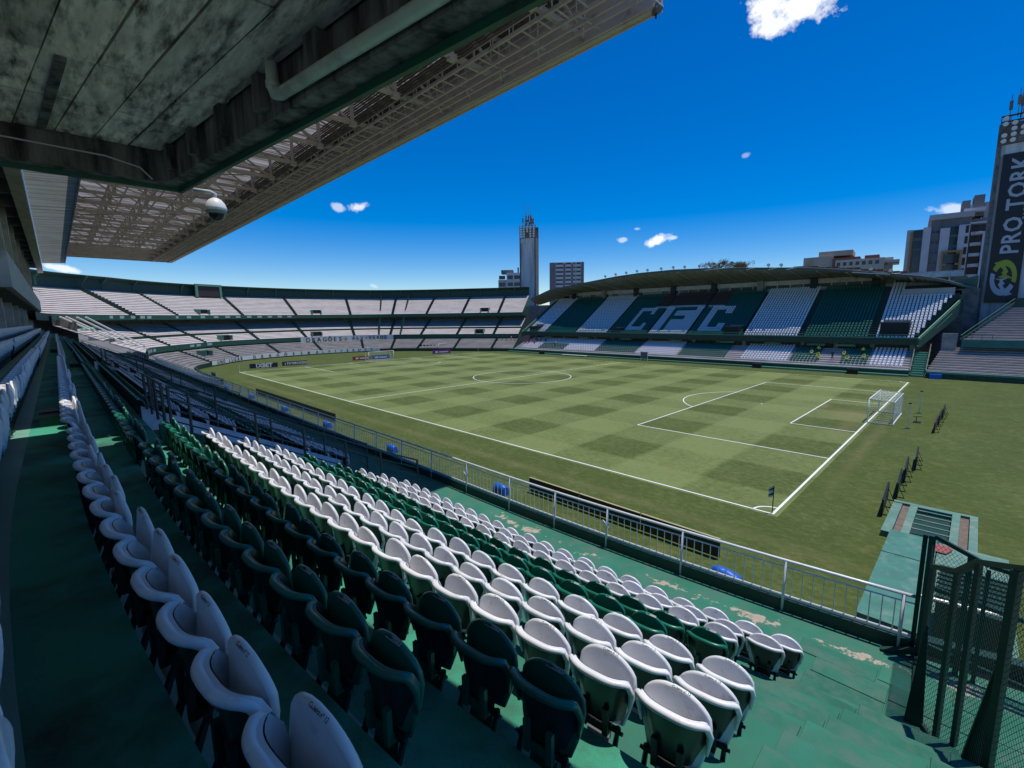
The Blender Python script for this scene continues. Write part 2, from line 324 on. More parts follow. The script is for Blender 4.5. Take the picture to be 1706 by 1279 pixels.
def text_obj(s, size, m, ex, ey, c, parent, bold=0., space=1.0, sx=1.):
    """flat lettering: ex = reading direction, ey = up of the letters, c = centre (world)"""
    src = text_mesh(s, size, bold, 'CENTER', space); ex = Vector(ex).normalized(); ey = Vector(ey).normalized(); c = Vector(c); mb = MB()
    mb.add([c + ex*(q.co.x*sx) + ey*q.co.y for q in src.vertices], [tuple(p.vertices) for p in src.polygons])
    return mb.build('lettering', m, parent)
def project(P):
    d = Vector(P)-CAM; z = d.dot(fw)
    if z < .05: return None
    return 853+764.47*d.dot(RT)/z, 639.5-764.47*d.dot(UP)/z, z
ORD = 'first second third fourth fifth sixth seventh eighth ninth tenth eleventh twelfth thirteenth fourteenth fifteenth sixteenth seventeenth eighteenth nineteenth twentieth'.split()
def ordinal(i):
    if i < 20: return ORD[i]
    tens = ['', '', 'twenty', 'thirty', 'forty', 'fifty', 'sixty', 'seventy', 'eighty', 'ninety']
    n = i+1; t, u = divmod(n, 10)
    if n >= 100: return 'hundred-and-' + ordinal(n-101) if n > 100 else 'hundredth'
    if u == 0: return {2: 'twentieth', 3: 'thirtieth', 4: 'fortieth', 5: 'fiftieth', 6: 'sixtieth', 7: 'seventieth', 8: 'eightieth', 9: 'ninetieth'}[t]
    return tens[t] + '-' + ORD[u-1]
# ================================================================ GROUND AND PITCH
g = MB().add([(-3000, -3000, -.06), (3000, -3000, -.06), (3000, 3000, -.06), (-3000, 3000, -.06)], [(0, 1, 2, 3)]).build('ground', mat('city_ground', (.16, .15, .13), .9, .3, .02)); tag(g, kind='structure')
pm = MB()
pm.add([(-150, -12, 0), (45, -12, 0), (45, 79, 0), (-150, 79, 0)], [(0, 1, 2, 3)])
pitch = pm.build('grass_pitch', GRASS, org=(0, 0, 0)); tag(pitch, kind='structure')
LW = .12
def strip(name, pts, wd=LW, z=.006):
    mb = MB(); L = []; R = []
    for i, p in enumerate(pts):
        a = Vector(pts[max(i-1, 0)]); b = Vector(pts[min(i+1, len(pts)-1)]); d = (b-a).normalized(); n = Vector((-d.y, d.x)); p = Vector(p)
        L.append((*(p+n*wd/2), z)); R.append((*(p-n*wd/2), z))
    mb.grid([[a, b] for a, b in zip(R, L)]); mb.build(name, LINE, pitch)
strip('touchline', [(.06, 0), (-105.06, 0)]); strip('touchline', [(.06, 68), (-105.06, 68)])
strip('goal_line', [(0, -.06), (0, 68.06)], .14, .011); strip('goal_line', [(-105, -.06), (-105, 68.06)], LW, .011)
strip('halfway_line', [(-52.5, .06), (-52.5, 67.94)], LW, .004)
strip('centre_circle', [(-52.5+9.15*cos(a*pi/32), 34+9.15*sin(a*pi/32)) for a in range(65)], LW, .009)
for sx, x0 in ((-1, 0), (1, -105)):
    for hw, dp, zz in ((20.16, 16.5, .005), (9.16, 5.5, .0045)):
        strip('penalty_area_line' if dp > 10 else 'goal_area_line', [(x0, 34-hw), (x0+sx*dp, 34-hw)], LW, zz)
        strip('penalty_area_line' if dp > 10 else 'goal_area_line', [(x0, 34+hw), (x0+sx*dp, 34+hw)], LW, zz)
        strip('penalty_area_line' if dp > 10 else 'goal_area_line', [(x0+sx*dp, 34-hw-.06), (x0+sx*dp, 34+hw+.06)], LW, zz+.003)
    ph = math.acos(5.5/9.15)
    strip('penalty_arc', [(x0+sx*(11+9.15*cos(a)), 34+9.15*sin(a)) for a in [-ph+2*ph*i/24 for i in range(25)]], LW, .009)
    for yy, sg in ((0, 1), (68, -1)):
        strip('corner_arc', [(x0+sx*1.0*cos(a), yy+sg*1.0*sin(a)) for a in [pi/2*i/10 for i in range(11)]], LW, .014)
    MB().prism([(x0+sx*11+.12*cos(a), 34+.12*sin(a)) for a in [2*pi*i/12 for i in range(12)]], 0.001, .008).build('penalty_spot', LINE, pitch)

# ================================================================ NEAR STAND: TERRACE, CONCOURSE
PIT_Y, RIS = .68, .35
def row_y(i): return -27.45+PIT_Y*i
def row_z(i): return 8.96-RIS*i
def yo(x): return max(0, x+.2)**2/(2*54.4)
def yf(x): return -18.5+max(0, x+3)**2/(2*82.0)          # inner face of the kerb
XS = [-104, -90, -78, -60, -45, -30, -16.4, -12, -9, -3, -1, 0, 1, 2, 3, 4, 5, 6, 7, 8, 9, 10, 11]
CZ = 5.46
VX0, VX1 = -7.95, -5.1        # the stair opening between the blocks
ter = MB()
ter.grid([[(x, -18.32+max(0, x+3)**2/164, CZ-.02), (x, -18.32+max(0, x+3)**2/164, -1.2), (x, -12.0, -1.2), (x, -12.0, 0)] for x in XS], 0)
terr = ter.build('moat_wall', CONCD, org=(-40, -14, 0)); tag(terr, kind='structure')
terrace = thing('terrace_floor', None, None, (-40, -25, 5)); terrace['kind'] = 'structure'
def clipx(lo, hi): return [lo] + [x for x in XS if lo < x < hi] + [hi]
for i in range(-6, 11):
    segs = [(-104, 11.0)] if i < 2 else [(-104, VX0), (VX1, 11.0)]
    mb = MB(); z = row_z(i)
    for lo, hi in segs:
        xs = clipx(lo, hi)
        y0 = row_y(i); y1 = row_y(i+1)
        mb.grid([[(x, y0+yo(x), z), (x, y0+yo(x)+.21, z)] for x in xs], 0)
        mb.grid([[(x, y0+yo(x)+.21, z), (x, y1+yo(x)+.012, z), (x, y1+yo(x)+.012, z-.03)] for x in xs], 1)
        mb.grid([[(x, y1+yo(x)+.012, z-.03), (x, y1+yo(x), z-.03), (x, y1+yo(x), z-RIS)] for x in xs], 2)
        for xe in (lo, hi):
            mb.add([(xe, y0+yo(xe), z), (xe, y1+yo(xe), z), (xe, y1+yo(xe), z-2.5), (xe, y0+yo(xe), z-2.5)], [(0, 1, 2, 3)], 2)
    if i == 10: continue
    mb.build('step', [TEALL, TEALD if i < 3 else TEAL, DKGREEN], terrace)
cm = MB()
me_pts = []
xs = [-104+ k*4 for k in range(22)] + [-17+k*.5 for k in range(57)]
xs = sorted(set(x for x in xs if x <= 11))
y10 = row_y(10)
P = [[(x, y10+yo(x)+(yf(x)-y10-yo(x))*t, CZ) for t in (0, .25, .5, .75, 1)] for x in xs]
cm.grid(P)
conc = cm.build('concourse_floor', CONCO, org=(0, -19, CZ)); tag(conc, kind='structure')
uv = conc.data.uv_layers.new(name='UVMap')
for lp in conc.data.loops:
    v = conc.data.vertices[lp.vertex_index].co; x = v.x; y = v.y-19
    uv.data[lp.index].uv = (x, yf(x)-y)
# sunken ramp between the blocks, with green parapet walls that carry the pipe railings
WTOP = .78
def pz(y): return 8.96-RIS/PIT_Y*(y+27.45)
RAMPM = mat('ramp_concrete', (.66, .66, .68), .8, .12, 1.5, dirt=(.38, .38, .40), dscale=1)
for (xa, xb, lab) in ((VX0, VX1, 'nearer'), (-28.0, -25.1, 'farther')):
    vm = MB(); vm.grid([[(x, row_y(2)+.2, pz(row_y(2))-.25), (x, row_y(10)+.3, CZ+.012)] for x in (xa, xb)])
    tag(vm.build('ramp_floor', RAMPM), kind='structure')
    for x, sd in ((xa-.07, 'left'), (xb+.07, 'right')):
        y0, y1 = row_y(2)+.02, row_y(9)+.45; vw = MB()
        vw.hexa([(x-.06, y0, pz(y0)-1.2), (x+.06, y0, pz(y0)-1.2), (x+.06, y1, CZ-.4), (x-.06, y1, CZ-.4), (x-.06, y0, pz(y0)+WTOP-.1), (x+.06, y0, pz(y0)+WTOP-.1), (x+.06, y1, pz(y1)+WTOP-.1), (x-.06, y1, pz(y1)+WTOP-.1)])
        tag(vw.build('parapet_wall', MIDGREEN if sd == 'right' else RAMPM), ('green' if sd == 'right' else 'pale grey')+' parapet wall on the %s side of the %s ramp between seat blocks' % (sd, lab), 'wall', 'parapet walls of the ramps')

# painted paving slabs beside the ends of the rows and on the concourse
rs = random.Random(3); nslab = 0
slab_me = {}
for i in range(3, 11):
    xs0 = {3: 6.35, 4: 6.3, 5: 6.2, 6: 5.4, 7: 5.55, 8: 5.5, 9: 5.8, 10: 5.9}[i]
    ytop = row_y(i+1)-.006 if i < 10 else -18.62
    nr = 2 if i < 10 else 5
    for r in range(nr):
        x = xs0+rs.uniform(-.45, .05)
        while x < 8.4:
            ln = rs.uniform(.7, 1.25); x1 = x+ln; z = row_z(i)
            ya = row_y(i)+yo(x+ln/2)+(ytop-row_y(i))*r/nr; yb = row_y(i)+yo(x+ln/2)+(ytop-row_y(i))*(r+1)/nr
            if i == 10 and yb > yf(x)-.55: x = x1; continue
            h = .011+rs.uniform(0, .008); mb = MB()
            mb.hexa([(x+.008, ya+.008, z), (x1-.008, ya+.008, z), (x1-.008, yb-.008, z), (x+.008, yb-.008, z), (x+.014, ya+.014, z+h), (x1-.014, ya+.014, z+h), (x1-.014, yb-.014, z+h), (x+.014, yb-.014, z+h)])
            o = mb.build('paving_slab', SLAB, terrace); nslab += 1
            x = x1

# ================================================================ SEATS
def seat_meshes(hi):
    nu, nv = (13, 6) if hi else (7, 3)
    def zmax(u):
        a = abs(u); return 1.0 if a < .82 else .66+.34*sqrt(max(0, 1-((a-.82)/.18)**2))
    def bp(u, v, d=0.):
        vv = v*zmax(u); return ((.240-d*.3)*u*(.86+.14*vv), d+.004+.105*abs(u)**3.2+(1-vv)*.03, .54+.26*vv-.018*abs(u)**3)
    def bq(u, v, d): x, y, z = bp(u, v, d); return (x*(.80+.20*v), y, z-.10*(1-v))
    b = MB(); b.grid([[bq(-1+2*i/(nu-1), j/(nv-1), .03) for j in range(nv)] for i in range(nu)], 1)
    b.grid([[bp(1-2*i/(nu-1), j/(nv-1), .045) for j in range(nv)] for i in range(nu)])
    k = 22 if hi else 8
    rim = [Vector(bp(-1, .12)), Vector(bp(-1, .55))] + [Vector(bp(-1+2*i/k, 1)) for i in range(k+1)] + [Vector(bp(1, .55)), Vector(bp(1, .12))]
    fl = [Vector(bp(-1, .12, .04)), Vector(bp(-1, .55, .04))] + [Vector(bp(-1+2*i/k, 1, .04)) for i in range(k+1)] + [Vector(bp(1, .55, .04)), Vector(bp(1, .12, .04))]
    b.grid([[p_, q_] for p_, q_ in zip(rim, fl)])
    rr = [.010, .015]+[.0205+.0045*(1-abs(-1+2*i/k)) for i in range(k+1)]+[.014, .010]
    b.tube(rim, rr, 8 if hi else 5)
    # folded pan: convex panel with a rounded top and a thick rolled lip
    ns, ntt = (13, 10) if hi else (6, 5)
    def hw(t): return .206*(.72+.28*min(1, t/.5)**.8)*(max(0, 1-max(0, (t-.68)/.32)**1.35))**(1/2.2)
    def pp(x, t, d=0.):
        q = abs(x)/.222; return (x, .102+.045*t+.042*q**2.4+d, .40+.465*t)
    ts = [1-(1-j/(ntt-1))**1.7 for j in range(ntt)]
    p = MB(); p.grid([[pp((-1+2*i/(ns-1))*hw(t), t) for t in ts] for i in range(ns)])
    p.grid([[pp((1-2*i/(ns-1))*hw(t), t, .034) for t in ts] for i in range(ns)])
    tl = [.0, .2, .4, .6, .74, .80, .86, .91, .95, .98] if hi else [0, .4, .76, .9, .98]
    edge = [pp(-hw(t), t, .017) for t in tl]+[pp(0, 1, .017)]+[pp(hw(t), t, .017) for t in tl[::-1]]
    p.tube(edge, .0185, 8 if hi else 4)
    p.grid([[(x, .115-.06*f, .43-.20*f) for f in (0, .5, 1)] for x in (-.085, 0, .085)]); p.grid([[(x, .135-.05*f, .43-.20*f) for f in (0, .5, 1)] for x in (.085, 0, -.085)])
    h = MB(); h.box(-.10, .10, .05, .105, .36, .415); h.box(-.10, -.06, .03, .06, .36, .56); h.box(.06, .10, .03, .06, .36, .56)
    if hi: h.tube([(-.19, .085, .39), (.19, .085, .39)], .014, 6)
    l = MB()
    l.bar((-.17, .085, .40), (.17, .085, .40), .03)
    for x in (-.15, .15):
        if hi: l.tube([(x, .10, .42), (x, .05, .30), (x, .0, .16), (x*1.05, -.012, .0)], [.016, .020, .022, .024], 5)
        else: l.bar((x, .10, .42), (x, -.01, 0), .036)
    return b, p, h, l
hb, hp, hh, hl = seat_meshes(True)
ME = {}
for nm, M in (('white', WHITE), ('green', GREEN)):
    ME[nm] = (hb.mesh('backrest', [M, SHELL], True), hp.mesh('seat_pan', M, True), hh.mesh('hinge_block', BLACK if nm == 'white' else M), hl.mesh('bracket_leg', BLACK))
pl = MB(); pl.obox((.035, .154, .873), (.115, .022, .004), rx=radians(38))
PLATE = pl.mesh('number_plate', mat('plate_grey', (.42, .44, .43), .5, .1, 20))
def seat_text(m):
    src = text_mesh('Cadeira n\u00ba 12', .021, .0004); Mx = Matrix.Rotation(radians(38), 3, 'X'); mb = MB(); c = Vector((.035, .1525, .8755))
    mb.add([c+Mx@Vector((q.co.x, q.co.y, .0012)) for q in src.vertices], [tuple(q.vertices) for q in src.polygons])
    return mb.mesh('lettering', m)
TX_W = seat_text(BLACK); TX_G = seat_text(BLACK)
ROWCOL = {2: 'green', 1: 'green', 6: 'green', 7: 'green'}
LAST = {-4: 6.4, -3: 6.4, -2: 6.4, -1: 6.2, 0: 6.25, 1: 5.18, 2: 5.63, 3: 6.05, 4: 6.0, 5: 5.9, 6: 4.82, 7: 5.24, 8: 5.13, 9: 5.5, 10: 5.58}
ROWNAME = {10: 'front row by the railing', 9: 'second row up from the railing', 8: 'third row up from the railing', 7: 'lower lit green row', 6: 'upper lit green row',
           5: 'lowest white row above the lit green', 4: 'middle white row above the lit green', 3: 'upper white row above the lit green',
           2: 'lower shaded dark green row', 1: 'upper shaded dark green row', 0: 'blue-shaded white row above dark green', -1: 'white row at the left edge', -2: 'second topmost far-left row', -3: 'topmost far-left row'}
slots = []
RX0, RX1 = -28.0, -25.1
for i in range(-3, 11):
    x = LAST[i]; k = 0
    while x > -74:
        ok = True
        if i >= 2 and VX0-.35 < x < VX1+.35: ok = False
        if i >= 2 and (RX0-.35 < x < RX1+.35): ok = False
        if i == -1 and x > 2.2 and False: ok = False
        if i < 2 and (-1.7 < x < -1.2 or -19.9 < x < -19.3 or -40.4 < x < -39.6): ok = False
        if ok:
            dy = 0.0
            if i < 2 and (-19.6 < x < -1.45 or x < -40): dy = -.05
            slots.append((i, k, x, row_y(i)+yo(x)+dy, row_z(i)))
            k += 1
        x -= .5
vis = []
for s in slots:
    pr = project((s[2], s[3]+.15, s[4]+.6))
    r = -1
    if pr and -60 < pr[0] < 1760 and -60 < pr[1] < 1440: r = 1/pr[2]
    vis.append(r)
order = sorted(range(len(slots)), key=lambda j: -vis[j])
near = set(order[:300])
closest = set(order[:46])
for j in sorted(near):
    i, k, x, y, z = slots[j]; c = ROWCOL.get(i, 'white')
    rz = (x+.2)/54.4 if x > -.2 else 0
    t = thing('stadium_seat', '%s folding seat, %s from the right in %s' % ('green' if c == 'green' else 'white', ordinal(k), ROWNAME[i]), 'seat', (x, y, z), rz+random.uniform(-.02, .02), 'folding seats on the near terrace')
    B, Pn, H, L = ME[c]
    for nm, me in (('backrest', B), ('seat_pan', Pn), ('hinge_block', H), ('bracket', L)):
        o = bpy.data.objects.new(nm, me); COL.objects.link(o); o.parent = t
        if nm == 'seat_pan': o.rotation_euler = (random.uniform(-.05, .03), 0, 0); o.location = (0, random.uniform(-.008, .008), random.uniform(-.012, .012)); pan = o
    if c == 'green':
        o = bpy.data.objects.new('number_plate', PLATE); COL.objects.link(o); o.parent = pan
        if j in closest: q = bpy.data.objects.new('lettering', TX_G); COL.objects.link(q); q.parent = o
    elif j in closest:
        q = bpy.data.objects.new('lettering', TX_W); COL.objects.link(q); q.parent = pan
# every other seat of the stand, too small to take apart
lb, lp_, lh, ll = seat_meshes(False)
base = {c: [] for c in ('white', 'green')}
stf = MB(); 
def stamp(mb, src, x, y, z, m, rz=0.):
    b = len(mb.v); c, s_ = cos(rz), sin(rz)
    mb.v += [(x+c*a-s_*e, y+s_*a+c*e, z+h) for a, e, h in src.v]; mb.f += [tuple(b+q for q in f) for f in src.f]; mb.m += [m]*len(src.f)
def stampb(mb, src, x, y, z, m):
    b = len(mb.v); mb.v += [(x+a, y+e, z+h) for a, e, h in src.v]; mb.f += [tuple(b+q for q in f) for f in src.f]; mb.m += [3 if q == 1 else m for q in src.m]
for j, s in enumerate(slots):
    if j in near or (vis[j] < 0): continue
    i, k, x, y, z = s; m = 1 if ROWCOL.get(i) == 'green' else 0
    stampb(stf, lb, x, y, z, m); stamp(stf, lp_, x, y, z, m); stamp(stf, ll, x, y, z, 2)
o = stf.build('stadium_seats', [WHITE, GREEN, BLACK, SHELL], smooth=True); tag(o, 'white and green plastic seats further along the near terrace in its roof shade', 'seats', kind='stuff')

# ================================================================ FRONT RAILING
ZR = CZ+1.0
ral = thing('front_railing', 'long pale metal railing on a dark green kerb along the front of the near terrace', 'railing', (-20, -18.4, CZ))
XF = [-104, -80, -60, -40, -30, -22, -16, -12, -9, -6, -4, -3, -2, -1, 0, 1, 2, 3, 4, 5, 6, 6.85]
kb = MB(); P = []
for x in XF: P.append([(x, yf(x), CZ-.01), (x, yf(x)+.012, CZ+.24), (x, yf(x)+.17, CZ+.24), (x, yf(x)+.18, CZ-.6)])
kb.grid(P); kb.build('kerb', DKGREEN, ral)
def along(zz, dy, xs=XF): return [(x, yf(x)+dy, zz) for x in xs]
t = MB(); t.tube(along(ZR, .07), .031, 8); t.build('top_rail', GALV, ral, True)
t = MB(); t.tube(along(ZR-.13, .07), .014, 6); t.build('upper_rail', GALV, ral)
t = MB(); t.tube(along(CZ+.30, .07), .018, 6); t.build('lower_rail', GALV, ral)
pxs = [6.7, 5.0, 3.05, 1.2, -.4] + [-2.1-1.98*k for k in range(50)]
def post_mb(x): mb = MB(); mb.tube([(x, yf(x)+.02, CZ+.01), (x, yf(x)+.03, CZ+.35), (x, yf(x)+.07, ZR)], .028, 8); return mb
for x in pxs:
    if x < -100: break
    post_mb(x).build('post', GALV, ral, True)
nb = 0; rest = MB(); x = 6.6
while x > -70:
    if min(abs(x-q) for q in pxs) > .07:
        y = yf(x)+.07
        if nb < 220:
            mb = MB(); mb.tube([(x, y, CZ+.29), (x, y, ZR-.13)], .0095, 5); mb.build('baluster', GALV, ral)
        else: rest.bar((x, y, CZ+.29), (x, y, ZR-.13), .018)
        nb += 1
    x -= .165
o = rest.build('balusters', GALV, ral); o['kind'] = 'stuff'
# small bent sign bracket and cleats
mb = MB(); 
for x in (1.2, -4.08): mb.obox((x, yf(x)+.0, CZ+.62), (.16, .03, .10)); mb.bar((x-.08, yf(x)-.02, CZ+.7), (x+.1, yf(x)-.02, CZ+.55), .02)
mb.build('cleat', GALV, ral)

# ---------------------------------------------------------------- stair-opening railings
def pipe_rail(label, pts, group, extra=None):
    r = thing('pipe_railing', label, 'railing', pts[0], 0, group)
    for p in pts:
        mb = MB(); mb.tube([p, (p[0], p[1], p[2]+.95)], .030, 7); mb.build('post', DKG2, r)
    for h in (.93, .68, .43, .18):
        mb = MB(); mb.tube([(p[0], p[1], p[2]+h) for p in pts], .026 if h > .9 else .018, 6); mb.build('rail', DKG2, r)
    if extra: extra(r)
    return r
DKG2 = mat('dark_grey_green_pipe', (.035, .05, .05), .45, .1, 5)
def onw(x, y): return (x, y, pz(y)+WTOP-.12)
R2 = -25.0
pipe_rail('dark pipe railing on the right parapet of the nearer ramp, running down to the concourse', [onw(VX1+.07, -25.85), onw(VX1+.07, -25.5), onw(VX1+.07, -24.2), onw(VX1+.07, -23.1), onw(VX1+.07, -22.0), onw(VX1+.07, -20.95), (VX1+.07, -19.7, CZ+.25)], 'railings round the ramps')
pipe_rail('dark pipe railing on the left parapet of the nearer ramp', [onw(VX0-.07, -25.8), onw(VX0-.07, -24.4), onw(VX0-.07, -23.0), onw(VX0-.07, -21.4), (VX0-.07, -19.9, CZ+.25)], 'railings round the ramps')
pipe_rail('short dark railing closing the head of the nearer ramp', [onw(VX0+.05, -25.95), onw(-7.0, -25.95), onw(-6.1, -25.95), onw(VX1-.02, -25.95)], 'railings round the ramps')
pipe_rail('dark pipe railing on the right parapet of the farther ramp', [onw(R2, -25.7), onw(R2, -24.2), onw(R2, -22.6), onw(R2, -20.95), (R2, -19.7, CZ+.25)], 'railings round the ramps')
pipe_rail('dark pipe railing on the left parapet of the farther ramp', [onw(-28.1, -25.7), onw(-28.1, -24.2), onw(-28.1, -22.6), onw(-28.1, -20.95), (-28.1, -19.7, CZ+.25)], 'railings round the ramps')
pipe_rail('distant dark railing across the far end of the near terrace', [(-76, -27.5, 8.9), (-76, -25, 7.8), (-76, -22.6, 6.6), (-76, -20.4, 5.5), (-76, -18.8, 5.5)], 'railings round the ramps')
# concrete step blocks on the walkways
for (x, i, lab) in ((-4.6, -1, 'dark green concrete step block on the upper walkway at the left'), (-4.3, 2, 'dark green concrete step block at the end of the dark green row'), (-33, -1, 'small far step block on the upper walkway'), (-24, 0, 'step block on the walkway beside the blue-shaded white row')):
    mb = MB(); y = row_y(i)+.33; z = row_z(i); mb.box(x-.45, x+.45, y, y+.34, z+.002, z+.17); mb.box(x-.45, x+.0, y, y+.34, z+.172, z+.2)
    tag(mb.build('step_block', DKGREEN), lab, 'step', 'step blocks on the walkways')

# ================================================================ MESH FENCE AT THE RIGHT
def mesh_panel(name, a, b, za0, za1, zb0, zb1, parent, d=.052, wr=.0031):
    """diamond wire mesh in the vertical quad between posts a and b"""
    a = Vector((a[0], a[1], 0)); b = Vector((b[0], b[1], 0)); ln = (b-a).length; mb = MB()
    def lo(s): return za0+(zb0-za0)*s/ln
    def hi(s): return za1+(zb1-za1)*s/ln
    H = max(za1, zb1)-min(za0, zb0); z00 = min(za0, zb0)
    def P(s, z): q = a+(b-a)*(s/ln); return (q.x, q.y, z)
    for sg in (1, -1):
        c = -H/1.5
        while c < ln+H/1.5:
            pts = []
            for k in range(0, 61):
                z = z00+H*k/60; s = c+(z-z00)/1.5 if sg > 0 else c+H/1.5-(z-z00)/1.5
                if 0 <= s <= ln and lo(s) <= z <= hi(s): pts.append((s, z))
            if len(pts) > 1: mb.bar(P(*pts[0]), P(*pts[-1]), wr*1.6, wr*1.6, n=3)
            c += d
    o = mb.build(name, DKGREEN, parent); return o
mf = thing('mesh_fence', 'tall dark green wire mesh fence running up the right side of the terrace', 'fence', (7.1, -19.5, CZ))
pts = [(7.03, -19.45, CZ, 7.72), (7.26, -19.82, CZ, 7.90), (7.42, -20.12, CZ, 8.21), (7.68, -20.62, CZ, 8.45), (7.97, -21.2, 5.82, 8.75), (8.28, -21.9, 6.15, 9.1)]
for k, (x, y, z0, z1) in enumerate(pts):
    wd = .075 if k != 3 else .11
    mb = MB(); mb.obox((x, y, (z0+z1)/2), (wd*.6, wd, z1-z0), rz=-.5); mb.build('post', DKGREEN, mf)
    if k < len(pts)-1:
        q = pts[k+1]; mesh_panel('wire_mesh', (x, y), (q[0], q[1]), z0+.05, z1-.03, q[2]+.05, q[3]-.03, mf)
        mb = MB(); mb.bar((x, y, z1+.02), (q[0], q[1], q[3]+.02), .07, .06); mb.build('top_rail', DKGREEN, mf)
        mb = MB(); mb.bar((x, y, z0+.05), (q[0], q[1], q[2]+.05), .05, .07); mb.build('bottom_rail', DKGREEN, mf)
mb = MB(); mb.hexa([(6.93, -19.62, CZ+.005), (7.13, -19.62, CZ+.005), (7.13, -19.54, CZ+.005), (6.93, -19.54, CZ+.005), (7.03, -19.48, 6.9), (7.06, -19.48, 6.9), (7.06, -19.44, 6.9), (7.03, -19.44, 6.9)]); mb.build('brace_plate', DKGREEN, mf)
mb = MB(); mb.hexa([(7.46, -20.22, CZ+.005), (7.72, -20.22, CZ+.005), (7.72, -20.12, CZ+.005), (7.46, -20.12, CZ+.005), (7.63, -20.60, 7.3), (7.68, -20.60, 7.3), (7.68, -20.56, 7.3), (7.63, -20.56, 7.3)]); mb.build('brace_plate', DKGREEN, mf)
gf = thing('mesh_gate', 'narrow dark green mesh gate at the end of the front railing', 'gate', (6.93, -17.88, CZ))
for (x, y, zt, wd) in ((6.87, -17.84, 7.56, .06), (6.955, -17.92, 7.60, .085), (7.40, -17.98, 7.42, .07), (7.60, -18.0, 7.30, .05)):
    mb = MB(); mb.obox((x, y, (CZ-.2+zt)/2), (wd, wd, zt-CZ+.2)); mb.build('post', DKGREEN, gf)
mesh_panel('wire_mesh', (6.98, -17.93), (7.40, -17.98), CZ+.2, 7.55, CZ+.2, 7.4, gf, .055)
mesh_panel('wire_mesh', (7.42, -17.98), (9.2, -18.1), CZ+.2, 7.38, CZ+.2, 7.3, gf, .06)
for z0, z1 in ((7.60, 7.40), (6.75, 6.75), (5.75, 5.75)):
    mb = MB(); mb.bar((6.98, -17.93, z0), (7.6, -18.0, z1-.03), .05, .06); mb.bar((7.6, -18, z1-.03), (9.2, -18.1, z1-.1), .05, .06); mb.build('rail', DKGREEN, gf)
mesh_panel('wire_mesh', (6.97, -18.0), (7.03, -19.42), CZ+.08, 7.5, CZ+.08, 7.55, gf, .055)
mb = MB(); mb.bar((6.96, -17.95, CZ+.04), (7.03, -19.4, CZ+.04), .10, .08); mb.bar((6.96, -17.95, CZ+.16), (6.5, -18.12, CZ+.02), .08, .05); mb.build('threshold', DKGREEN, gf)
r2 = thing('side_railing', 'white top rail glimpsed behind the mesh fence at right', 'railing', (8.5, -17.3, CZ))
mb = MB(); mb.tube([(6.9, -17.75, ZR), (8, -17.55, ZR), (10, -17.0, ZR), (12, -16.4, ZR)], .03, 8); mb.build('top_rail', GALV, r2)
for x, y in ((8.2, -17.5), (10, -17), (11.8, -16.45)):
    mb = MB(); mb.tube([(x, y, CZ-.3), (x, y, ZR)], .025, 7); mb.build('post', GALV, r2)
mb = MB(); mb.hexa([(6.9, -17.7, 3.5), (12, -16.4, 3.5), (12, -16.2, 3.5), (6.9, -17.5, 3.5), (6.9, -17.7, CZ+.2), (12, -16.4, CZ+.2), (12, -16.2, CZ+.2), (6.9, -17.5, CZ+.2)]); mb.build('kerb', DKGREEN, r2)
# ================================================================ CONCRETE DECK OVERHEAD
SLP = .1168
def fy(x): return -25.65+(x+2.63)*SLP          # front edge of the deck
deck = thing('concrete_deck', 'dark stained concrete underside of the upper deck overhead at top left', 'deck', (2, -28, 13.35))
XE = 10.0
mb = MB()
mb.hexa([(-2.63, fy(-2.63)-.24, 13.35), (XE, fy(XE)-.24, 13.35), (XE, fy(XE), 13.35), (-2.63, fy(-2.63), 13.35), (-2.63, fy(-2.63)-.24, 14.5), (XE, fy(XE)-.24, 14.5), (XE, fy(XE), 14.5), (-2.63, fy(-2.63), 14.5)])
mb.build('front_beam', BEAMC, deck)
mb = MB(); mb.hexa([(-2.63, fy(-2.63)-.243, 13.352), (-2.36, fy(-2.36)-.243, 13.352), (-2.45, -36, 13.352), (-2.78, -36, 13.352), (-2.63, fy(-2.63)-.243, 14.5), (-2.36, fy(-2.36)-.243, 14.5), (-2.45, -36, 14.5), (-2.78, -36, 14.5)])
mb.build('end_beam', BEAMC, deck)
mb = MB(); mb.hexa([(-2.36, fy(-2.36)-.24, 13.86), (XE, fy(XE)-.24, 13.86), (XE, -36, 13.86), (-2.45, -36, 13.86), (-2.36, fy(-2.36)-.24, 14.45), (XE, fy(XE)-.24, 14.45), (XE, -36, 14.45), (-2.45, -36, 14.45)])
mb.build('slab', CONCD, deck)
rs = random.Random(5)
xc = [-2.34, -.95, .37, 2.55, 4.9, 7.4, 9.9]; rowi = 0; yb = -.27
while yb > -7.5:
    wdt = .42+rs.uniform(-.03, .03)
    for a, b in zip(xc[:-1], xc[1:]):
        if rowi % 3 == 0 and a == -.95: pass
        a2 = a+rs.uniform(-.01, .01)+.25*((rowi*7) % 3-1)*0; z0 = 13.80+rs.uniform(-.010, .012); mb = MB(); gp = .008 if rs.random() < .75 else .02
        def yy(x, o): return fy(x)+o
        mb.hexa([(a2+.012, yy(a2, yb-wdt+gp), z0), (b-.012, yy(b, yb-wdt+gp), z0), (b-gp, yy(b, yb-gp), z0+rs.uniform(-.004, .004)), (a2+gp, yy(a2, yb-gp), z0), (a2+gp, yy(a2, yb-wdt+gp), 13.87), (b-gp, yy(b, yb-wdt+gp), 13.87), (b-gp, yy(b, yb-gp), 13.87), (a2+gp, yy(a2, yb-gp), 13.87)])
        mb.build('ceiling_panel', CEIL, deck)
    yb -= wdt; rowi += 1
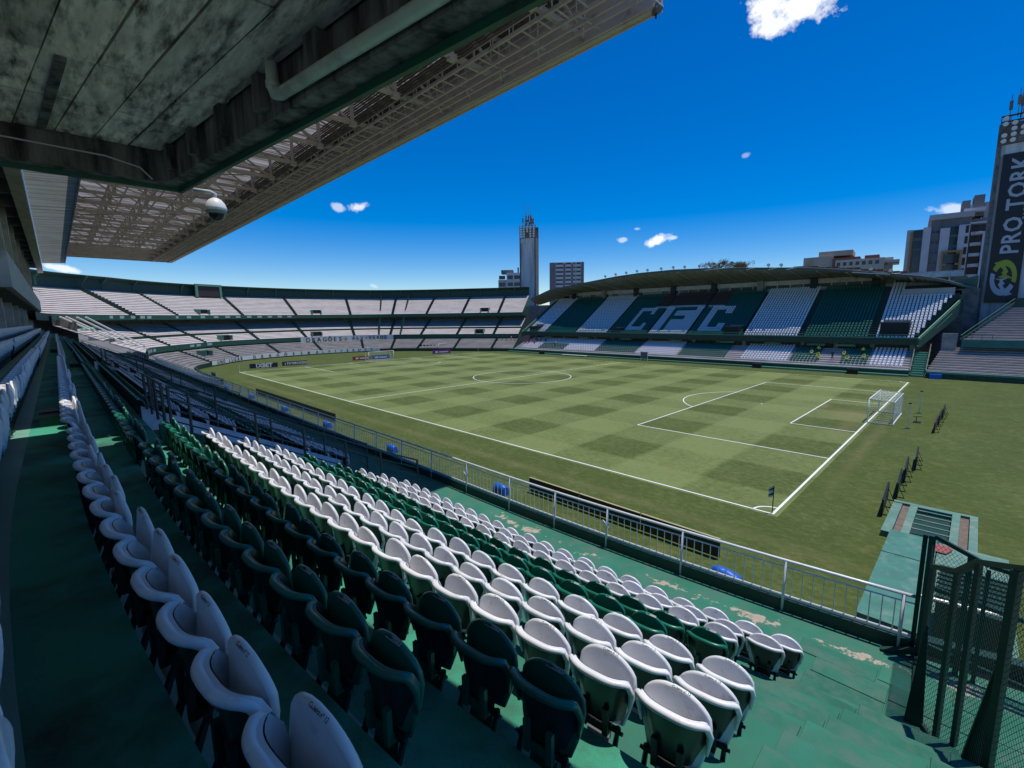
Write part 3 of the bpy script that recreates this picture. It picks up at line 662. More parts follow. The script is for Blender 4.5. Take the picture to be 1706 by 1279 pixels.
mb = MB(); mb.hexa([(-2.3, -27.30, 13.775), (.30, -27.12, 13.775), (.30, -27.03, 13.775), (-2.3, -27.21, 13.775), (-2.3, -27.30, 13.83), (.30, -27.12, 13.83), (.30, -27.03, 13.83), (-2.3, -27.21, 13.83)]); mb.build('recess_shade_strip', BEAMC, deck)
# dark strip in place of a shaded joint recess, green drip edge, ribs of the front beam
mb = MB(); mb.hexa([(-2.66, fy(-2.66)-.02, 13.27), (XE, fy(XE)-.02, 13.27), (XE, fy(XE)+.035, 13.27), (-2.66, fy(-2.66)+.035, 13.27), (-2.66, fy(-2.66)-.02, 13.44), (XE, fy(XE)-.02, 13.44), (XE, fy(XE)+.035, 13.44), (-2.66, fy(-2.66)+.035, 13.44)])
mb.hexa([(-2.69, fy(-2.66)+.035, 13.29), (-2.62, fy(-2.66)+.035, 13.29), (-2.73, -36, 13.29), (-2.80, -36, 13.29), (-2.69, fy(-2.66)+.035, 13.40), (-2.62, fy(-2.66)+.035, 13.40), (-2.73, -36, 13.40), (-2.80, -36, 13.40)])
mb.build('drip_edge', mat('green_trim_paint', (.012, .11, .07), .4, .2, 3, dirt=(.03, .05, .04), dscale=3, dthr=.6), deck)
for x in (-1.9, -.9, .15, 1.25, 2.45, 3.7, 5.0, 6.4, 8):
    mb = MB(); mb.obox((x, fy(x)-.29, 13.62), (.16+rs.uniform(-.04, .1), .13, .36), rz=atan2(SLP, 1)); mb.build('beam_rib', BEAMC, deck)
mb = MB(); mb.tube([(1.62, fy(1.62)-.33, 13.86), (1.62, fy(1.62)-.33, 13.56), (1.66, fy(1.66)-.33, 13.49), (1.76, fy(1.76)-.325, 13.46), (4.0, fy(4)-.30, 13.44), (XE, fy(XE)-.3, 13.40)], .062, 14)
mb.tube([(1.62, fy(1.62)-.33, 13.62), (1.62, fy(1.62)-.33, 13.56)], .072, 14)
mb.build('drain_pipe', mat('pipe_plastic', (.50, .60, .53), .35, .12, 4, dirt=(.25, .28, .25), dscale=3, dthr=.6), deck, True)
mb = MB(); mb.tube([(-2.30, -29, 13.62), (-2.30, -27.6, 13.6), (-2.30, -26.6, 13.58), (-2.32, -26.2, 13.5), (-2.36, -26.05, 13.36)], .012, 6); mb.build('cable', GREYL, deck)
# dome security camera
cmx, cmy, cmz = -2.42, -25.19, 13.02
sc_ = thing('security_camera', 'white dome security camera hanging from the corner of the concrete deck', 'camera', (cmx, cmy, cmz))
mb = MB(); mb.lathe([(.0, .205), (.05, .20), (.10, .17), (.145, .11), (.165, .04), (.168, .0), (.15, -.01)], (cmx, cmy, cmz), 24); mb.build('housing', WPAINT, sc_, True)
mb = MB(); mb.lathe([(.155, -.005), (.155, -.045), (.135, -.06), (.12, -.06)], (cmx, cmy, cmz), 24); mb.build('ring', mat('grey_ring', (.22, .25, .26), .4, .05, 5), sc_, True)
mb = MB(); mb.lathe([(.122, -.055), (.115, -.10), (.09, -.145), (.05, -.17), (0, -.178)], (cmx, cmy, cmz), 24); mb.build('dome_lens', GLASS, sc_, True)
mb = MB(); mb.tube([(cmx, cmy, cmz+.19), (cmx, cmy, cmz+.27), (cmx-.02, cmy-.06, cmz+.30), (cmx-.05, cmy-.30, cmz+.30)], .035, 8); mb.build('arm', GREYL, sc_, True)

# ================================================================ STEEL ROOF OF THE NEAR STAND
XR0, XR1 = -2.45, -106.0
YE = -9.75
roof = thing('steel_roof', 'long steel trussed roof with pale corrugated sheeting over the near stand', 'roof', (-50, -18, 22.5))
def zr(y): return 24.75+(y-YE)*-.015
def sheet(y0, y1, xa, xb, z0, z1, pitch, amp, name, m):
    n = 2*int(abs(xb-xa)/pitch); P = []
    for i in range(n+1):
        x = xa+(xb-xa)*i/n; a = amp*(i % 2); P.append([(x, y0, z0+a), (x, y1, z1+a)])
    mb = MB(); mb.grid(P); mb.build(name, m, roof)
FSHEET = mat('rusty_front_sheeting', (.13, .105, .088), .7, .25, 1.0, dirt=(.24, .21, .18), dscale=1.4, dthr=.6, stretch=(1.2, .2, 1))
k = 0; x = XR0
while x > XR1:
    xb = max(x-4.9, XR1); sheet(-11.2, -25.0, x, xb, zr(-11.2), zr(-25), .42, .07, 'roof_sheet', SHEET); sheet(YE, -11.2, x, xb, zr(YE)-.02, zr(-11.2)-.02, .42, .05, 'front_sheet', FSHEET); x = xb
x = XR0
while x > XR1:
    xb = max(x-9.8, XR1); sheet(-24.9, -27.82, x, xb, 21.4, 21.2, .5, .10, 'ribbed_sheet', RIBSHEET); x = xb
mb = MB(); mb.box(XR1, XR0, -25.0, -24.92, 21.3, 25.0); mb.build('step_wall', RIBSHEET, roof)
# front fascia / gutter
mb = MB(); mb.box(XR1, XR0, YE-.03, YE+.10, 22.5, 24.82); mb.build('fascia', STEEL, roof); mb = MB(); mb.box(XR1, XR0, YE-.32, YE-.032, 22.52, 22.6); mb.build('gutter', STEEL, roof)
mb = MB(); mb.box(XR1-.1, XR1, -25, YE+.1, 22.55, 24.95); mb.build('end_fascia', STEEL, roof)
mb = MB(); mb.box(XR0, XR0+.12, -25, YE+.1, 24.4, 24.95); mb.build('end_fascia', STEEL, roof)
tx = []; x = -5.9
while x > XR1: tx.append(x); x -= 4.9
ny = [-25.0, -22.1, -19.2, -16.25, -13.3]
def truss(x, nm):
    mb = MB(); zb = 22.75
    mb.bar((x, -25, zb-.05), (x, YE, zb+.12), .20, .22); mb.bar((x, -25, 24.75), (x, YE, 24.55), .16, .16)
    for i, y in enumerate(ny): mb.bar((x, y, zb), (x, y, 24.62), .17)
    for i in range(len(ny)-1): mb.bar((x, ny[i+1], zb), (x, ny[i], 24.65), .12)
    mb.bar((x, -13.3, 24.5), (x, YE, zb+.15), .11); mb.bar((x, YE-.06, zb), (x, YE-.06, 24.6), .12)
    mb.obox((x, -13.3, zb), (.3, .36, .26)); mb.build(nm, STEEL, roof)
for x in tx: truss(x, 'truss')
def lace(y, z0, z1, xa, xb, st, nm, r0=.10, r1=.06):
    mb = MB(); mb.bar((xa, y, z0), (xb, y, z0), r0); mb.bar((xa, y, z1), (xb, y, z1), r0); n = int(abs(xb-xa)/st); up = True
    for i in range(n):
        x0 = xa+(xb-xa)*i/n; x1 = xa+(xb-xa)*(i+1)/n
        mb.bar((x0, y, z0 if up else z1), (x1, y, z1 if up else z0), r1); mb.bar((x1, y, z0), (x1, y, z1), r1); up = not up
    mb.build(nm, STEEL, roof)
for y in (-24.6, -22.1, -19.2, -16.25): lace(y, 23.3, 24.6, XR0, XR1, 2.45, 'lattice_purlin')
for y in (-20.6, -17.7, -14.8): mb = MB(); mb.bar((XR0, y, 24.66), (XR1, y, 24.66), .1, .14); mb.build('purlin', STEEL, roof)
mb = MB()
for i in range(len(tx)-1):
    if i % 2 == 0:
        mb.bar((tx[i], -25, 22.95), (tx[i+1], -19.2, 22.95), .09); mb.bar((tx[i], -13.3, 23.0), (tx[i+1], -19.2, 23.0), .09)
    else:
        mb.bar((tx[i], -19.2, 22.95), (tx[i+1], -25, 22.95), .09); mb.bar((tx[i], -19.2, 23.0), (tx[i+1], -13.3, 23.0), .09)
mb.build('wind_bracing', STEEL, roof)
# catwalk along the front with its handrails
mb = MB()
for dy in (-.45, .45): mb.bar((XR0, -12.3+dy, 22.55), (XR1, -12.3+dy, 22.55), .10, .14)
n = int((XR0-XR1)/.9)
for i in range(n): x = XR0-.9*i; mb.bar((x, -12.75, 22.52), (x, -11.85, 22.52), .05)
mb.build('catwalk', STEEL, roof)
mb = MB()
for dy in (-.5, .5):
    for h in (.35, .7, 1.05): mb.bar((XR0, -12.3+dy, 22.6+h), (XR1, -12.3+dy, 22.6+h), .035)
    for i in range(int((XR0-XR1)/1.225)): x = XR0-1.225*i; mb.bar((x, -12.3+dy, 22.55), (x, -12.3+dy, 23.65), .04)
mb.build('catwalk_rail', STEEL, roof)
mb = MB(); LV = 9
for k in range(LV): mb.box(XR1, XR0, -13.05+.0*k, -12.98, 22.75+.15*k, 22.81+.15*k)
mb.build('louvre_slats', mat('dark_louvre_steel', (.11, .095, .08), .6, .15, 1), roof)
mb = MB()
for y, z in ((-11.3, 22.55), (-10.75, 22.62), (-10.3, 22.5)): mb.bar((XR0, y, z), (XR1, y, z), .09, .12)
for i in range(int((XR0-XR1)/2.45)):
    x = XR0-2.45*i; mb.bar((x, -11.3, 22.55), (x-1.2, -9.8, 22.62), .05); mb.bar((x, -11.85, 22.6), (x, -9.8, 22.7), .06); mb.bar((x, -11.3, 22.5), (x, -11.3, 23.6), .05)
mb.build('front_walers', STEEL, roof)
def flood(x, y, z, lab, grp, cat='floodlight', s=1., face=(0, 1)):
    t = thing('floodlight', lab, cat, (x, y, z), 0, grp); f = Vector((*face, -.5)).normalized(); c = Vector((x, y, z))
    mb = MB(); mb.bar(c, c+Vector((0, 0, .35*s)), .06*s); mb.build('bracket', BLACK, t)
    mb = MB(); mb.tube([c+Vector((0, 0, .5*s))-f*.22*s, c+Vector((0, 0, .5*s))+f*.06*s, c+Vector((0, 0, .5*s))+f*.18*s], [.10*s, .26*s, .30*s], 10); mb.build('lamp_body', GREYD, t)
    mb = MB(); mb.tube([c+Vector((0, 0, .5*s))+f*.182*s, c+Vector((0, 0, .5*s))+f*.2*s], .27*s, 10); mb.build('lens', LAMPW, t)
    return t
for x, lb in ((-4.3, 'twin-lens white floodlight fixed under the roof truss nearest the camera'), (-5.0, 'second white floodlight beside it under the nearest roof truss')):
    t = flood(x, -13.3, 22.3, lb, 'floodlights under the near roof', s=.9)
flood(XR0-.1, YE-.2, 22.2, 'dark lamp at the very end corner of the steel roof edge', 'floodlights under the near roof', s=.8)
# concrete beam behind the roof, gallery of the near stand far left
gal = thing('stand_gallery', 'dark concrete gallery building behind the near seats, far left', 'building', (-50, -32, 9))
mb = MB(); mb.box(-112, -2.9, -28.55, -27.85, 20.0, 21.35); mb.build('roof_beam', GALC, gal)
mb = MB(); mb.box(-110, -3, -40, -28.55, 21.3, 21.6); mb.build('ceiling', CONC, gal)
for k in range(20):
    x = -6-5.3*k; mb = MB(); mb.box(x-.25, x+.25, -40, -28.57, 20.4, 21.29); mb.build('ceiling_rib', CONC, gal)
mb = MB(); mb.box(-104, -28.0, -29.0, -28.75, 12.95, 14.75); mb.box(-28.0, -27.8, -36, -28.75, 12.95, 14.75); mb.build('parapet', GALC, gal)
mb = MB(); mb.box(-104, -28.1, -40, -29.01, 12.9, 13.2); mb.build('floor_slab', CONCD, gal)
mb = MB(); mb.box(-27.0, -24.6, -36, -29.6, 8, 11.5); mb.build('end_wall', GALC, gal)
mb = MB(); mb.box(-108, -3, -41, -40, 8, 21.3); mb.box(-104, -27.5, -33.4, -33.2, 7, 12.9); mb.build('rear_wall', CONCD, gal)
for k in range(8):
    x = -31-10*k; mb = MB(); mb.box(x-.3, x+.3, -29.9, -29.3, 13.2, 21.29); mb.box(x-.28, x+.28, -30.4, -29.85, 8, 12.89); mb.build('column', GALC, gal)
mb = MB(); mb.box(-112, -111.5, -46, -24.5, 4, 12.2); mb.build('far_wall', CONCD, gal)
for k in range(4):
    x = -40-4*k; mb = MB(); mb.box(x-1.2, x+1.2, -39.99, -39.9, 15, 18.5); mb.build('window', GLASS, gal)
mb = MB()
for k in range(3): mb.bar((-24.4-.0*k, -29.55-.12*k, 11.5), (-24.4, -29.5-.12*k, 13.6), .05)
mb.build('conduit', BLACK, gal)

# ================================================================ CURVED END STAND
KP = [(-85, -7.5), (-104, -7.3), (-118, -5), (-127, 1.5), (-134.5, 8.5), (-138.5, 17), (-140.5, 27), (-140.5, 37), (-138, 47), (-131, 56), (-120, 64), (-108, 72), (-99, 77.5)]
def catmull(p, n=8):
    P = [tuple(2*a-b for a, b in zip(p[0], p[1]))]+list(p)+[tuple(2*a-b for a, b in zip(p[-1], p[-2]))]; o = []
    for i in range(1, len(P)-2):
        for k in range(n):
            t = k/n; a, b, c, d = P[i-1:i+3]; o.append(tuple(.5*(2*b[q]+(-a[q]+c[q])*t+(2*a[q]-5*b[q]+4*c[q]-d[q])*t*t+(-a[q]+3*b[q]-3*c[q]+d[q])*t**3) for q in (0, 1)))
    o.append(P[-2]); return o
PTH = catmull(KP); NP = len(PTH); OUT = []; ARC = [0.]
for i in range(NP):
    a = Vector(PTH[max(i-1, 0)]); b = Vector(PTH[min(i+1, NP-1)]); d = (b-a).normalized(); OUT.append(Vector((-d.y, d.x)))
    if i: ARC.append(ARC[-1]+(Vector(PTH[i])-Vector(PTH[i-1])).length)
def at_arc(s):
    for i in range(NP-1):
        if ARC[i+1] >= s or i == NP-2:
            f = (s-ARC[i])/(ARC[i+1]-ARC[i]); return Vector(PTH[i]).lerp(Vector(PTH[i+1]), f), OUT[i].lerp(OUT[i+1], f).normalized()
def cpt(i, r, z): return (PTH[i][0]+OUT[i].x*r, PTH[i][1]+OUT[i].y*r, z)
KP2 = [(-86, -14.0), (-104, -12.8), (-118, -7.5)]+KP[3:]
PTHU = catmull(KP2); OUTU = []
for i in range(len(PTHU)):
    a = Vector(PTHU[max(i-1, 0)]); b = Vector(PTHU[min(i+1, len(PTHU)-1)]); d = (b-a).normalized(); OUTU.append(Vector((-d.y, d.x)))
IM = next(i for i in range(NP) if PTH[i][0] < -103)
bowl = thing('curved_stand', 'curved three-tier concrete stand behind the far goal', 'grandstand', (-130, 35, 0))
def sweep(prof, name, m, i0=0, i1=NP, mi=None, parent=None, up=False):
    mb = MB()
    def cpt(i, r, z):
        q, o_ = (PTHU[i], OUTU[i]) if up else (PTH[i], OUT[i]); return (q[0]+o_.x*r, q[1]+o_.y*r, z)
    for j in range(len(prof)-1):
        mb.grid([[cpt(i, *prof[j]), cpt(i, *prof[j+1])] for i in range(i0, i1)], 0 if mi is None else mi[j])
    return mb.build(name, m, parent or bowl)
def tier(r0, z0, r1, z1, n, name, i0=0, up=False, bm=None):
    prof = [(r0, z0)]; mi = []
    for k in range(n):
        ra = r0+(r1-r0)*k/n; rb = r0+(r1-r0)*(k+1)/n; zb = z0+(z1-z0)*(k+1)/n
        za = zb-(z1-z0)/n; prof += [(ra+.01, za+(zb-za)*.24), (ra-.03, za+(zb-za)*.28), (ra+(rb-ra)*.82, zb), (rb, zb)]; mi += [2, 2, 0, 0]  # row tops sloped to catch the sun; dark strips draw the row lines
    o = sweep(prof, name, [bm or BLEACH, bm or RISER, CONCD], i0=i0, mi=mi, up=up); o['kind'] = 'stuff'; return o
sweep([(0, -.05), (0, 1.05), (.25, 1.05), (.25, .9)], 'pitch_wall', DKGREEN)
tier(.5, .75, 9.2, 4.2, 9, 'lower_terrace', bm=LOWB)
sweep([(9.2, 4.2), (9.2, 4.95)], 'lower_rear_wall', CONCD)
sweep([(10.5, 4.9), (8.0, 4.15), (8.0, 5.45), (8.2, 5.45), (8.2, 5.0)], 'middle_fascia', MIDGREEN, IM)
tier(8.3, 4.9, 13.4, 7.15, 6, 'middle_terrace', IM); sweep([(13.4, 7.15), (13.4, 7.75), (14.2, 7.75)], 'middle_walkway_wall', DKGREEN, IM)
tier(14.2, 7.55, 20.5, 10.6, 8, 'middle_terrace', IM); sweep([(20.5, 10.6), (20.5, 12.3)], 'middle_rear_wall', CONCD, IM)
sweep([(21, 12.25), (15.2, 11.55), (15.2, 12.75), (15.4, 12.75), (15.4, 12.2)], 'upper_fascia', MIDGREEN, up=True)
tier(15.5, 12.2, 27.0, 18.9, 15, 'upper_terrace', up=True)
sweep([(27, 18.9), (27, 21.3), (25.6, 21.9), (25.5, 22.1), (27.4, 22.0), (27.4, 12)], 'back_wall', DKGREEN, up=True)
mb = MB()
for i in (NP-1,):
    mb.add([cpt(i, r, z) for r, z in ((0, 0), (.5, 1), (9, 4.3), (9.2, 0))], [(0, 1, 2, 3)]); mb.add([cpt(i, r, z) for r, z in ((8, 4.15), (8.2, 5.3), (20.5, 10.8), (21, 11.9), (20.5, 9))], [(0, 1, 2, 3, 4)])
    mb.add([cpt(i, r, z) for r, z in ((15.2, 11.55), (15.4, 12.9), (27, 19.2), (27.4, 22), (27.4, 12))], [(0, 1, 2, 3, 4)])
mb.build('end_wall', MIDGREEN, bowl)
TOT = ARC[-1]
k = 0; s = 34.
while s < TOT:
    c, o_ = at_arc(s); mb = MB(); tn = Vector((o_.y, -o_.x)); zz = [(26.9, 18.9), (26.9, 20.6), (25.7, 21.95), (26.95, 21.3)]
    P = [c+o_*r for r, z in zz]
    mb.bar((*P[0], 18.9), (*P[1], 20.7), .35, .35); mb.bar((*P[1], 20.6), (*P[2], 21.9), .30, .3); mb.build('wall_bracket', MIDGREEN, bowl); s += 6.2
def radial(s, r0, z0, r1, z1, n, wd, name='stair', m=None, lift=.14):
    c, o_ = at_arc(s); tn = Vector((-o_.y, o_.x)); mb = MB()
    for k in range(n):
        ra = r0+(r1-r0)*k/n; rb = r0+(r1-r0)*(k+1)/n; z = z0+(z1-z0)*(k+1)/n+lift
        q = [c+o_*ra-tn*wd/2, c+o_*ra+tn*wd/2, c+o_*rb+tn*wd/2, c+o_*rb-tn*wd/2]
        mb.hexa([(*p, z-.75) for p in q]+[(*p, z) for p in q])
    return mb.build(name, m or DKGREEN, bowl)
for s in (14, 27, 40, 53, 66, 79, 92, 101, 110, 123, 136):
    if s > TOT-2: break
    if s < 30: continue
    radial(s, 15.5, 12.2, 26.9, 18.9, 16, .9); radial(s, 8.4, 4.9, 20.4, 10.6, 16, .9); radial(s+1.5, .6, .75, 9.1, 4.2, 10, .8)
for s in (98, 104): radial(s, 8.2, 5.0, 27, 19.9, 22, .45, 'dividing_wall', MIDGREEN, .6)
def vom(s, r, z, wd=3.0, dep=2.2, h=1.3):
    c, o_ = at_arc(s); tn = Vector((-o_.y, o_.x)); ang = atan2(tn.y, tn.x); p = c+o_*r
    mb = MB(); mb.obox((*(p-tn*wd/2), z+h/2-.3), (.2, dep, h), rz=ang); mb.obox((*(p+tn*wd/2), z+h/2-.3), (.2, dep, h), rz=ang); mb.obox((*(p+o_*dep*.35), z+h-.2), (wd+.2, dep*.5, .18), rz=ang); f = mb.build('tunnel_mouth', LTGREEN, bowl)
    mb = MB(); mb.obox((*(p+o_*dep*.2), z+h/2-.25), (wd-.22, dep*.5, h-.1), rz=ang); q = mb.build('opening', BLACK, f)  # black block in place of the shade inside the mouth
for s, r, z in ((58, 17.2, 13.3), (84, 17.2, 13.3), (131, 17.2, 13.4), (58, 9.6, 5.9), (82, 9.6, 5.9), (131, 9.6, 5.9), (46, 4.5, 2.6)): vom(s, r, z)
# green frame with dark panel standing on the top row
c, o_ = at_arc(63); tn = Vector((-o_.y, o_.x)); ang = atan2(tn.y, tn.x); p = c+o_*25.4
sb = thing('gate_frame', 'green frame with a dark brown panel standing on the top row of the curved stand', 'frame', (*p, 18.4))
mb = MB()
for sg in (-1, 1): mb.obox((*(p+tn*sg*3.6), 20.3), (.7, .5, 3.8), rz=ang)
mb.obox((*p, 22.0), (7.9, .5, .6), rz=ang); mb.build('frame', LTGREEN, sb)
mb = MB(); mb.obox((*(p+o_*.1), 20.2), (6.4, .2, 3.2), rz=ang); mb.build('panel', mat('dark_brown_panel', (.045, .03, .028), .7, .2, 2), sb)
# sponsor strips on the upper and middle fascias (small pale panels)
SPON = mat('sponsor_pale', (.35, .50, .46), .6, .35, 3)
mb = None
def fasc(mb, s, r, z, wd, ht):
    c, o_ = at_arc(s); tn = Vector((-o_.y, o_.x)); MB().obox((*(c+o_*(r-.03)), z), (wd, .04, ht), rz=atan2(tn.y, tn.x)).build('sponsor_panel', SPON, bowl)
s = 34.
while s < 44: fasc(mb, s, 15.2, 12.2, 1.5, .62); s += 2.3
s = 52.
while s < 78: fasc(mb, s, 15.2, 12.2, 1.4, .62); s += 2.5
s = 24.
while s < 34: fasc(mb, s, 8.0, 4.8, 1.5, .62); s += 1.9
for s in (47, 49.5, 53): fasc(mb, s, 8.0, 4.85, 1.8, .6)
def curved_text(txt, s0, adv, r, z, size, m, parent, bold=.02):
    mb = MB(); s = s0
    for ch in txt:
        if ch != ' ':
            c, o_ = at_arc(s); ex = Vector((o_.y, -o_.x, 0))
            ex = -ex if ex.dot(Vector((0, 1, 0))) < -.99 else ex
            base = Vector((*(c+o_*r), z)); src = text_mesh(ch, size, bold)
            mb.add([base+ex*q.co.x+Vector((0, 0, q.co.y)) for q in src.vertices], [tuple(q.vertices) for q in src.polygons])
        s += adv
    return mb.build('lettering', m, parent)
# long white banner on the pitch wall
i0 = next(i for i in range(NP) if ARC[i] > 40); i1 = next(i for i in range(NP) if ARC[i] > 99)
bn = thing('pitchside_banner', 'long white supporters banner with dark letters along the foot of the curved stand', 'banner', (*PTH[i0], 0), 0)
mb = MB(); mb.grid([[cpt(i, -.06, .08), cpt(i, -.06, 1.35)] for i in range(i0, i1)]); mb.grid([[cpt(i, -.06, 1.35), cpt(i, -.0, 1.35)] for i in range(i0, i1)]); mb.build('cloth', WPAINT, bn)
mb = MB(); mb.grid([[cpt(i, -.075, -.04), cpt(i, -.075, .3)] for i in range(i0, i1)]); mb.build('dark_hem', BLACK, bn)
curved_text('UNO LUGAR', 43, 1.35, -.12, .82, 1.35, BLACK, bn, .03)
curved_text('DRAG\u00d5ES', 58.5, 2.5, -.12, .82, 1.25, BLACK, bn, .02)
curved_text('ALVIVERDES', 78.5, 1.95, -.12, .82, 1.2, BLACK, bn, .02)
def star(c, ex, ey, R_, m, parent, nm='star'):
    mb = MB(); c = Vector(c); ex = Vector(ex).normalized(); ey = Vector(ey).normalized(); nn = ex.cross(ey)*.01
    pts = [c+ex*(sin(a)*q)+ey*(cos(a)*q) for a, q in [(pi*k/5, R_ if k % 2 == 0 else R_*.42) for k in range(10)]]
    mb.add([q+nn for q in pts]+[c+nn], [(k, 10, (k+1) % 10) for k in range(10)]); return mb.build(nm, m, parent)
c, o_ = at_arc(75.8); star((*(c-o_*.12), .8), (-o_.y*-1, -o_.x, 0), (0, 0, 1), .6, MIDGREEN, bn)
# hung banner on the middle fascia
b2 = thing('hanging_banner', 'white banner reading DRAGOES ALVIVERDES with a yellow star, hung on the middle tier', 'banner', (-148, 38, 3.3))
GOLD = mat('gold_cloth', (.55, .33, .06), .6, .1, 3)
sA, sB = 77.0, 102.0
ia = [sA+(sB-sA)*k/26 for k in range(27)]
mb = MB()
def bz(f): return 3.1+.9*max(0, f-.62)*1.6, 5.35+.35*max(0, f-.6)*.5
G = []
for k, s in enumerate(ia):
    c, o_ = at_arc(s); f = k/26; z0, z1 = bz(f); wob = .12*sin(k*1.7)
    G.append([(*(c+o_*(7.86+wob*.6*(1-t))), z0+(z1-z0)*t) for t in (0, .33, .66, 1)])
mb.grid(G); mb.build('cloth', mat('banner_white', (.62, .66, .64), .8, .1, 3), b2)
curved_text('DRAG\u00d5ES', 79.0, 1.52, 7.62, 4.3, 1.95, DKGREEN, b2, .045)
curved_text('ALVIVERDE', 91.6, 1.02, 7.62, 4.45, 1.6, DKGREEN, b2, .03)
c, o_ = at_arc(89.6); star((*(c+o_*7.6), 4.3), (o_.y, -o_.x, 0), (0, 0, 1), .9, GOLD, b2)
# ================================================================ MAIN STAND OPPOSITE
XL, XRR = -97.5, -.6
far = thing('opposite_stand', 'long two-tier main stand with arched canopy roof on the opposite side of the pitch', 'grandstand', (-50, 90, 0))
def xr_at(y): return -.6+(y-82)*.32 if y > 82 else -.6
mb = MB(); mb.box(-100, -.7, 76.2, 76.5, -.05, .95); mb.build('pitch_wall', DKGREEN, far)
mb = MB(); mb.box(-100, -.7, 76.19, 76.52, .952, 1.1); mb.box(-99, -.7, 75.3, 76.17, -.04, .35); mb.build('wall_cap', LTGREEN, far)
mb = MB(); mb.grid([[(x, 75.9, .55), (x, 75.9, .95)] for x in (-58, -25)]); 
for k in range(34): mb.bar((-58+k, 75.9, .0), (-58+k, 75.9, .98), .07)
mb.bar((-58, 75.9, .98), (-25, 75.9, .98), .08); mb.build('pitch_railing', DKGREEN, far)
def rows(y0, z0, dy, dz, n, xa, xb, name, m):
    P = [(y0, z0-dz)]; mb = MB()
    for k in range(n):
        y = y0+dy*k; z = z0+dz*k; x1 = xb(y) if callable(xb) else xb
        mb.box(xa, x1, y, y+dy+.02, z-dz-.3, z)
    o = mb.build(name, m, far); o['kind'] = 'stuff'; return o
rows(76.6, 1.15, .8, .36, 9, XL, -.7, 'lower_terrace', [BLEACH])
UY, UZ, UDY, UDZ, UN = 82.1, 5.9, .73, .455, 24
rows(UY, UZ, UDY, UDZ, UN, XL, xr_at, 'upper_terrace', [DKGREEN])
mb = MB(); mb.box(XL, -.3, 81.3, 81.55, 5.15, 6.35); mb.box(XL, -.3, 81.55, 82.4, 5.15, 5.4); mb.build('fascia', DKGREEN, far)
mb = MB(); mb.box(XL, -.3, 81.27, 81.3, 6.352, 6.5); mb.bar((XL, 81.42, 7.0), (-.3, 81.42, 7.0), .07)
for k in range(242): mb.bar((XL+.4*k, 81.42, 6.35), (XL+.4*k, 81.42, 7.0), .06)
mb.build('fascia_rail', LTGREEN, far)
mb = MB(); mb.box(XL, -.7, 84.2, 84.5, 3.9, 6.0); mb.build('lower_rear_wall', CONCD, far)
for k in range(17): x = -94+5.8*k; mb = MB(); mb.box(x-.35, x+.35, 83.4, 84.0, 2.8, 5.2); mb.build('lower_column', CONC, far)
for x in (-88, -74, -60, -46, -33.5, -24, -16, -11): MB().box(x-1.6, x+1.6, 82.2, 82.5, 4.55, 4.95).build('hanging_sign', LTGREEN, far)
# seats of the far stand
fs = MB(); FW, FG, FB = 0, 1, 2
def fseat(x, y, z, m):
    b = len(fs.v); w_ = .21
    fs.v += [(x-.205, y+.53, z+.46), (x+.205, y+.53, z+.46), (x+.225, y+.62, z+.76), (x+.16, y+.64, z+.85), (x-.16, y+.64, z+.85), (x-.225, y+.62, z+.76), (x-.17, y+.40, z+.42), (x+.17, y+.40, z+.42), (x+.20, y+.48, z+.68), (x+.13, y+.50, z+.77), (x-.13, y+.50, z+.77), (x-.20, y+.48, z+.68), (x-.17, y+.50, z+.42), (x+.17, y+.50, z+.42), (x-.05, y+.52, z), (x+.05, y+.52, z), (x+.05, y+.52, z+.45), (x-.05, y+.52, z+.45)]
    fs.f += [tuple(b+i for i in f) for f in ((0, 1, 2, 3, 4, 5), (6, 7, 8, 9, 10, 11), (6, 12, 13, 7), (9, 3, 4, 10))]+[tuple(b+i for i in (14, 15, 16, 17))]; fs.m += [m]*4+[3]
def inC(x, y, x0, x1, y0, y1, st, sv):
    if not (x0 <= x <= x1 and y0 <= y <= y1): return False
    if x < x0+st or y < y0+sv or y > y1-sv:
        if x > x1-st*.0: return True
        return True
    return x > x1-st and (y < y0+2.1*sv or y > y1-2.1*sv)
def ucol(x, y):
    if x < -89.1: return 0
    if x < -77.6: return 1
    if x < -66.2: return 0
    if x < -54.0: return 0 if inC(x, y, -61.6, -56.2, 83.2, 92.7, 1.5, 1.5) else (2 if y > 93.6 and x > -57.5 else 1)
    if x < -43.1:
        if y > 93.6: return 2
        F = -51.6 <= x <= -45.0 and 83.4 <= y <= 92.7 and (x < -50.0 or y > 91.1 or (87.6 <= y <= 89.2 and x < -46.6))
        return 1 if F else 0
    if x < -30.6: return 0 if inC(x, y, -41.0, -35.6, 83.2, 92.7, 1.5, 1.5) else (2 if y > 93.6 and x < -38.5 else 1)
    if x < -19.4: return 0
    if x < -7.1: return 1
    return 0
VOM = [(-95.5, -92.2, 82, 85.2), (-64.8, -62.0, 82, 84.6), (-34.4, -31.0, 82, 85.6), (-6.0, -1.8, 82.6, 87.0)]
AIS = [-89.1, -66.2, -54.0, -43.1, -30.6, -19.1, -7.1, -77.6]
AW = {-89.1: .3, -66.2: .35, -54.0: .35, -43.1: .3, -30.6: .3, -19.1: .55, -7.1: .75, -77.6: .3}
for k in range(UN):
    y = UY+UDY*k; z = UZ+UDZ*k; x = XL+.5; 
    while x < xr_at(y)-.4:
        if not any(abs(x-a) < AW[a] for a in AIS) and not any(a <= x <= b and c <= y <= d for a, b, c, d in VOM):
            if not (x > -4.2 and y > 95.5): fseat(x, y, z, ucol(x, y))
        x += .56
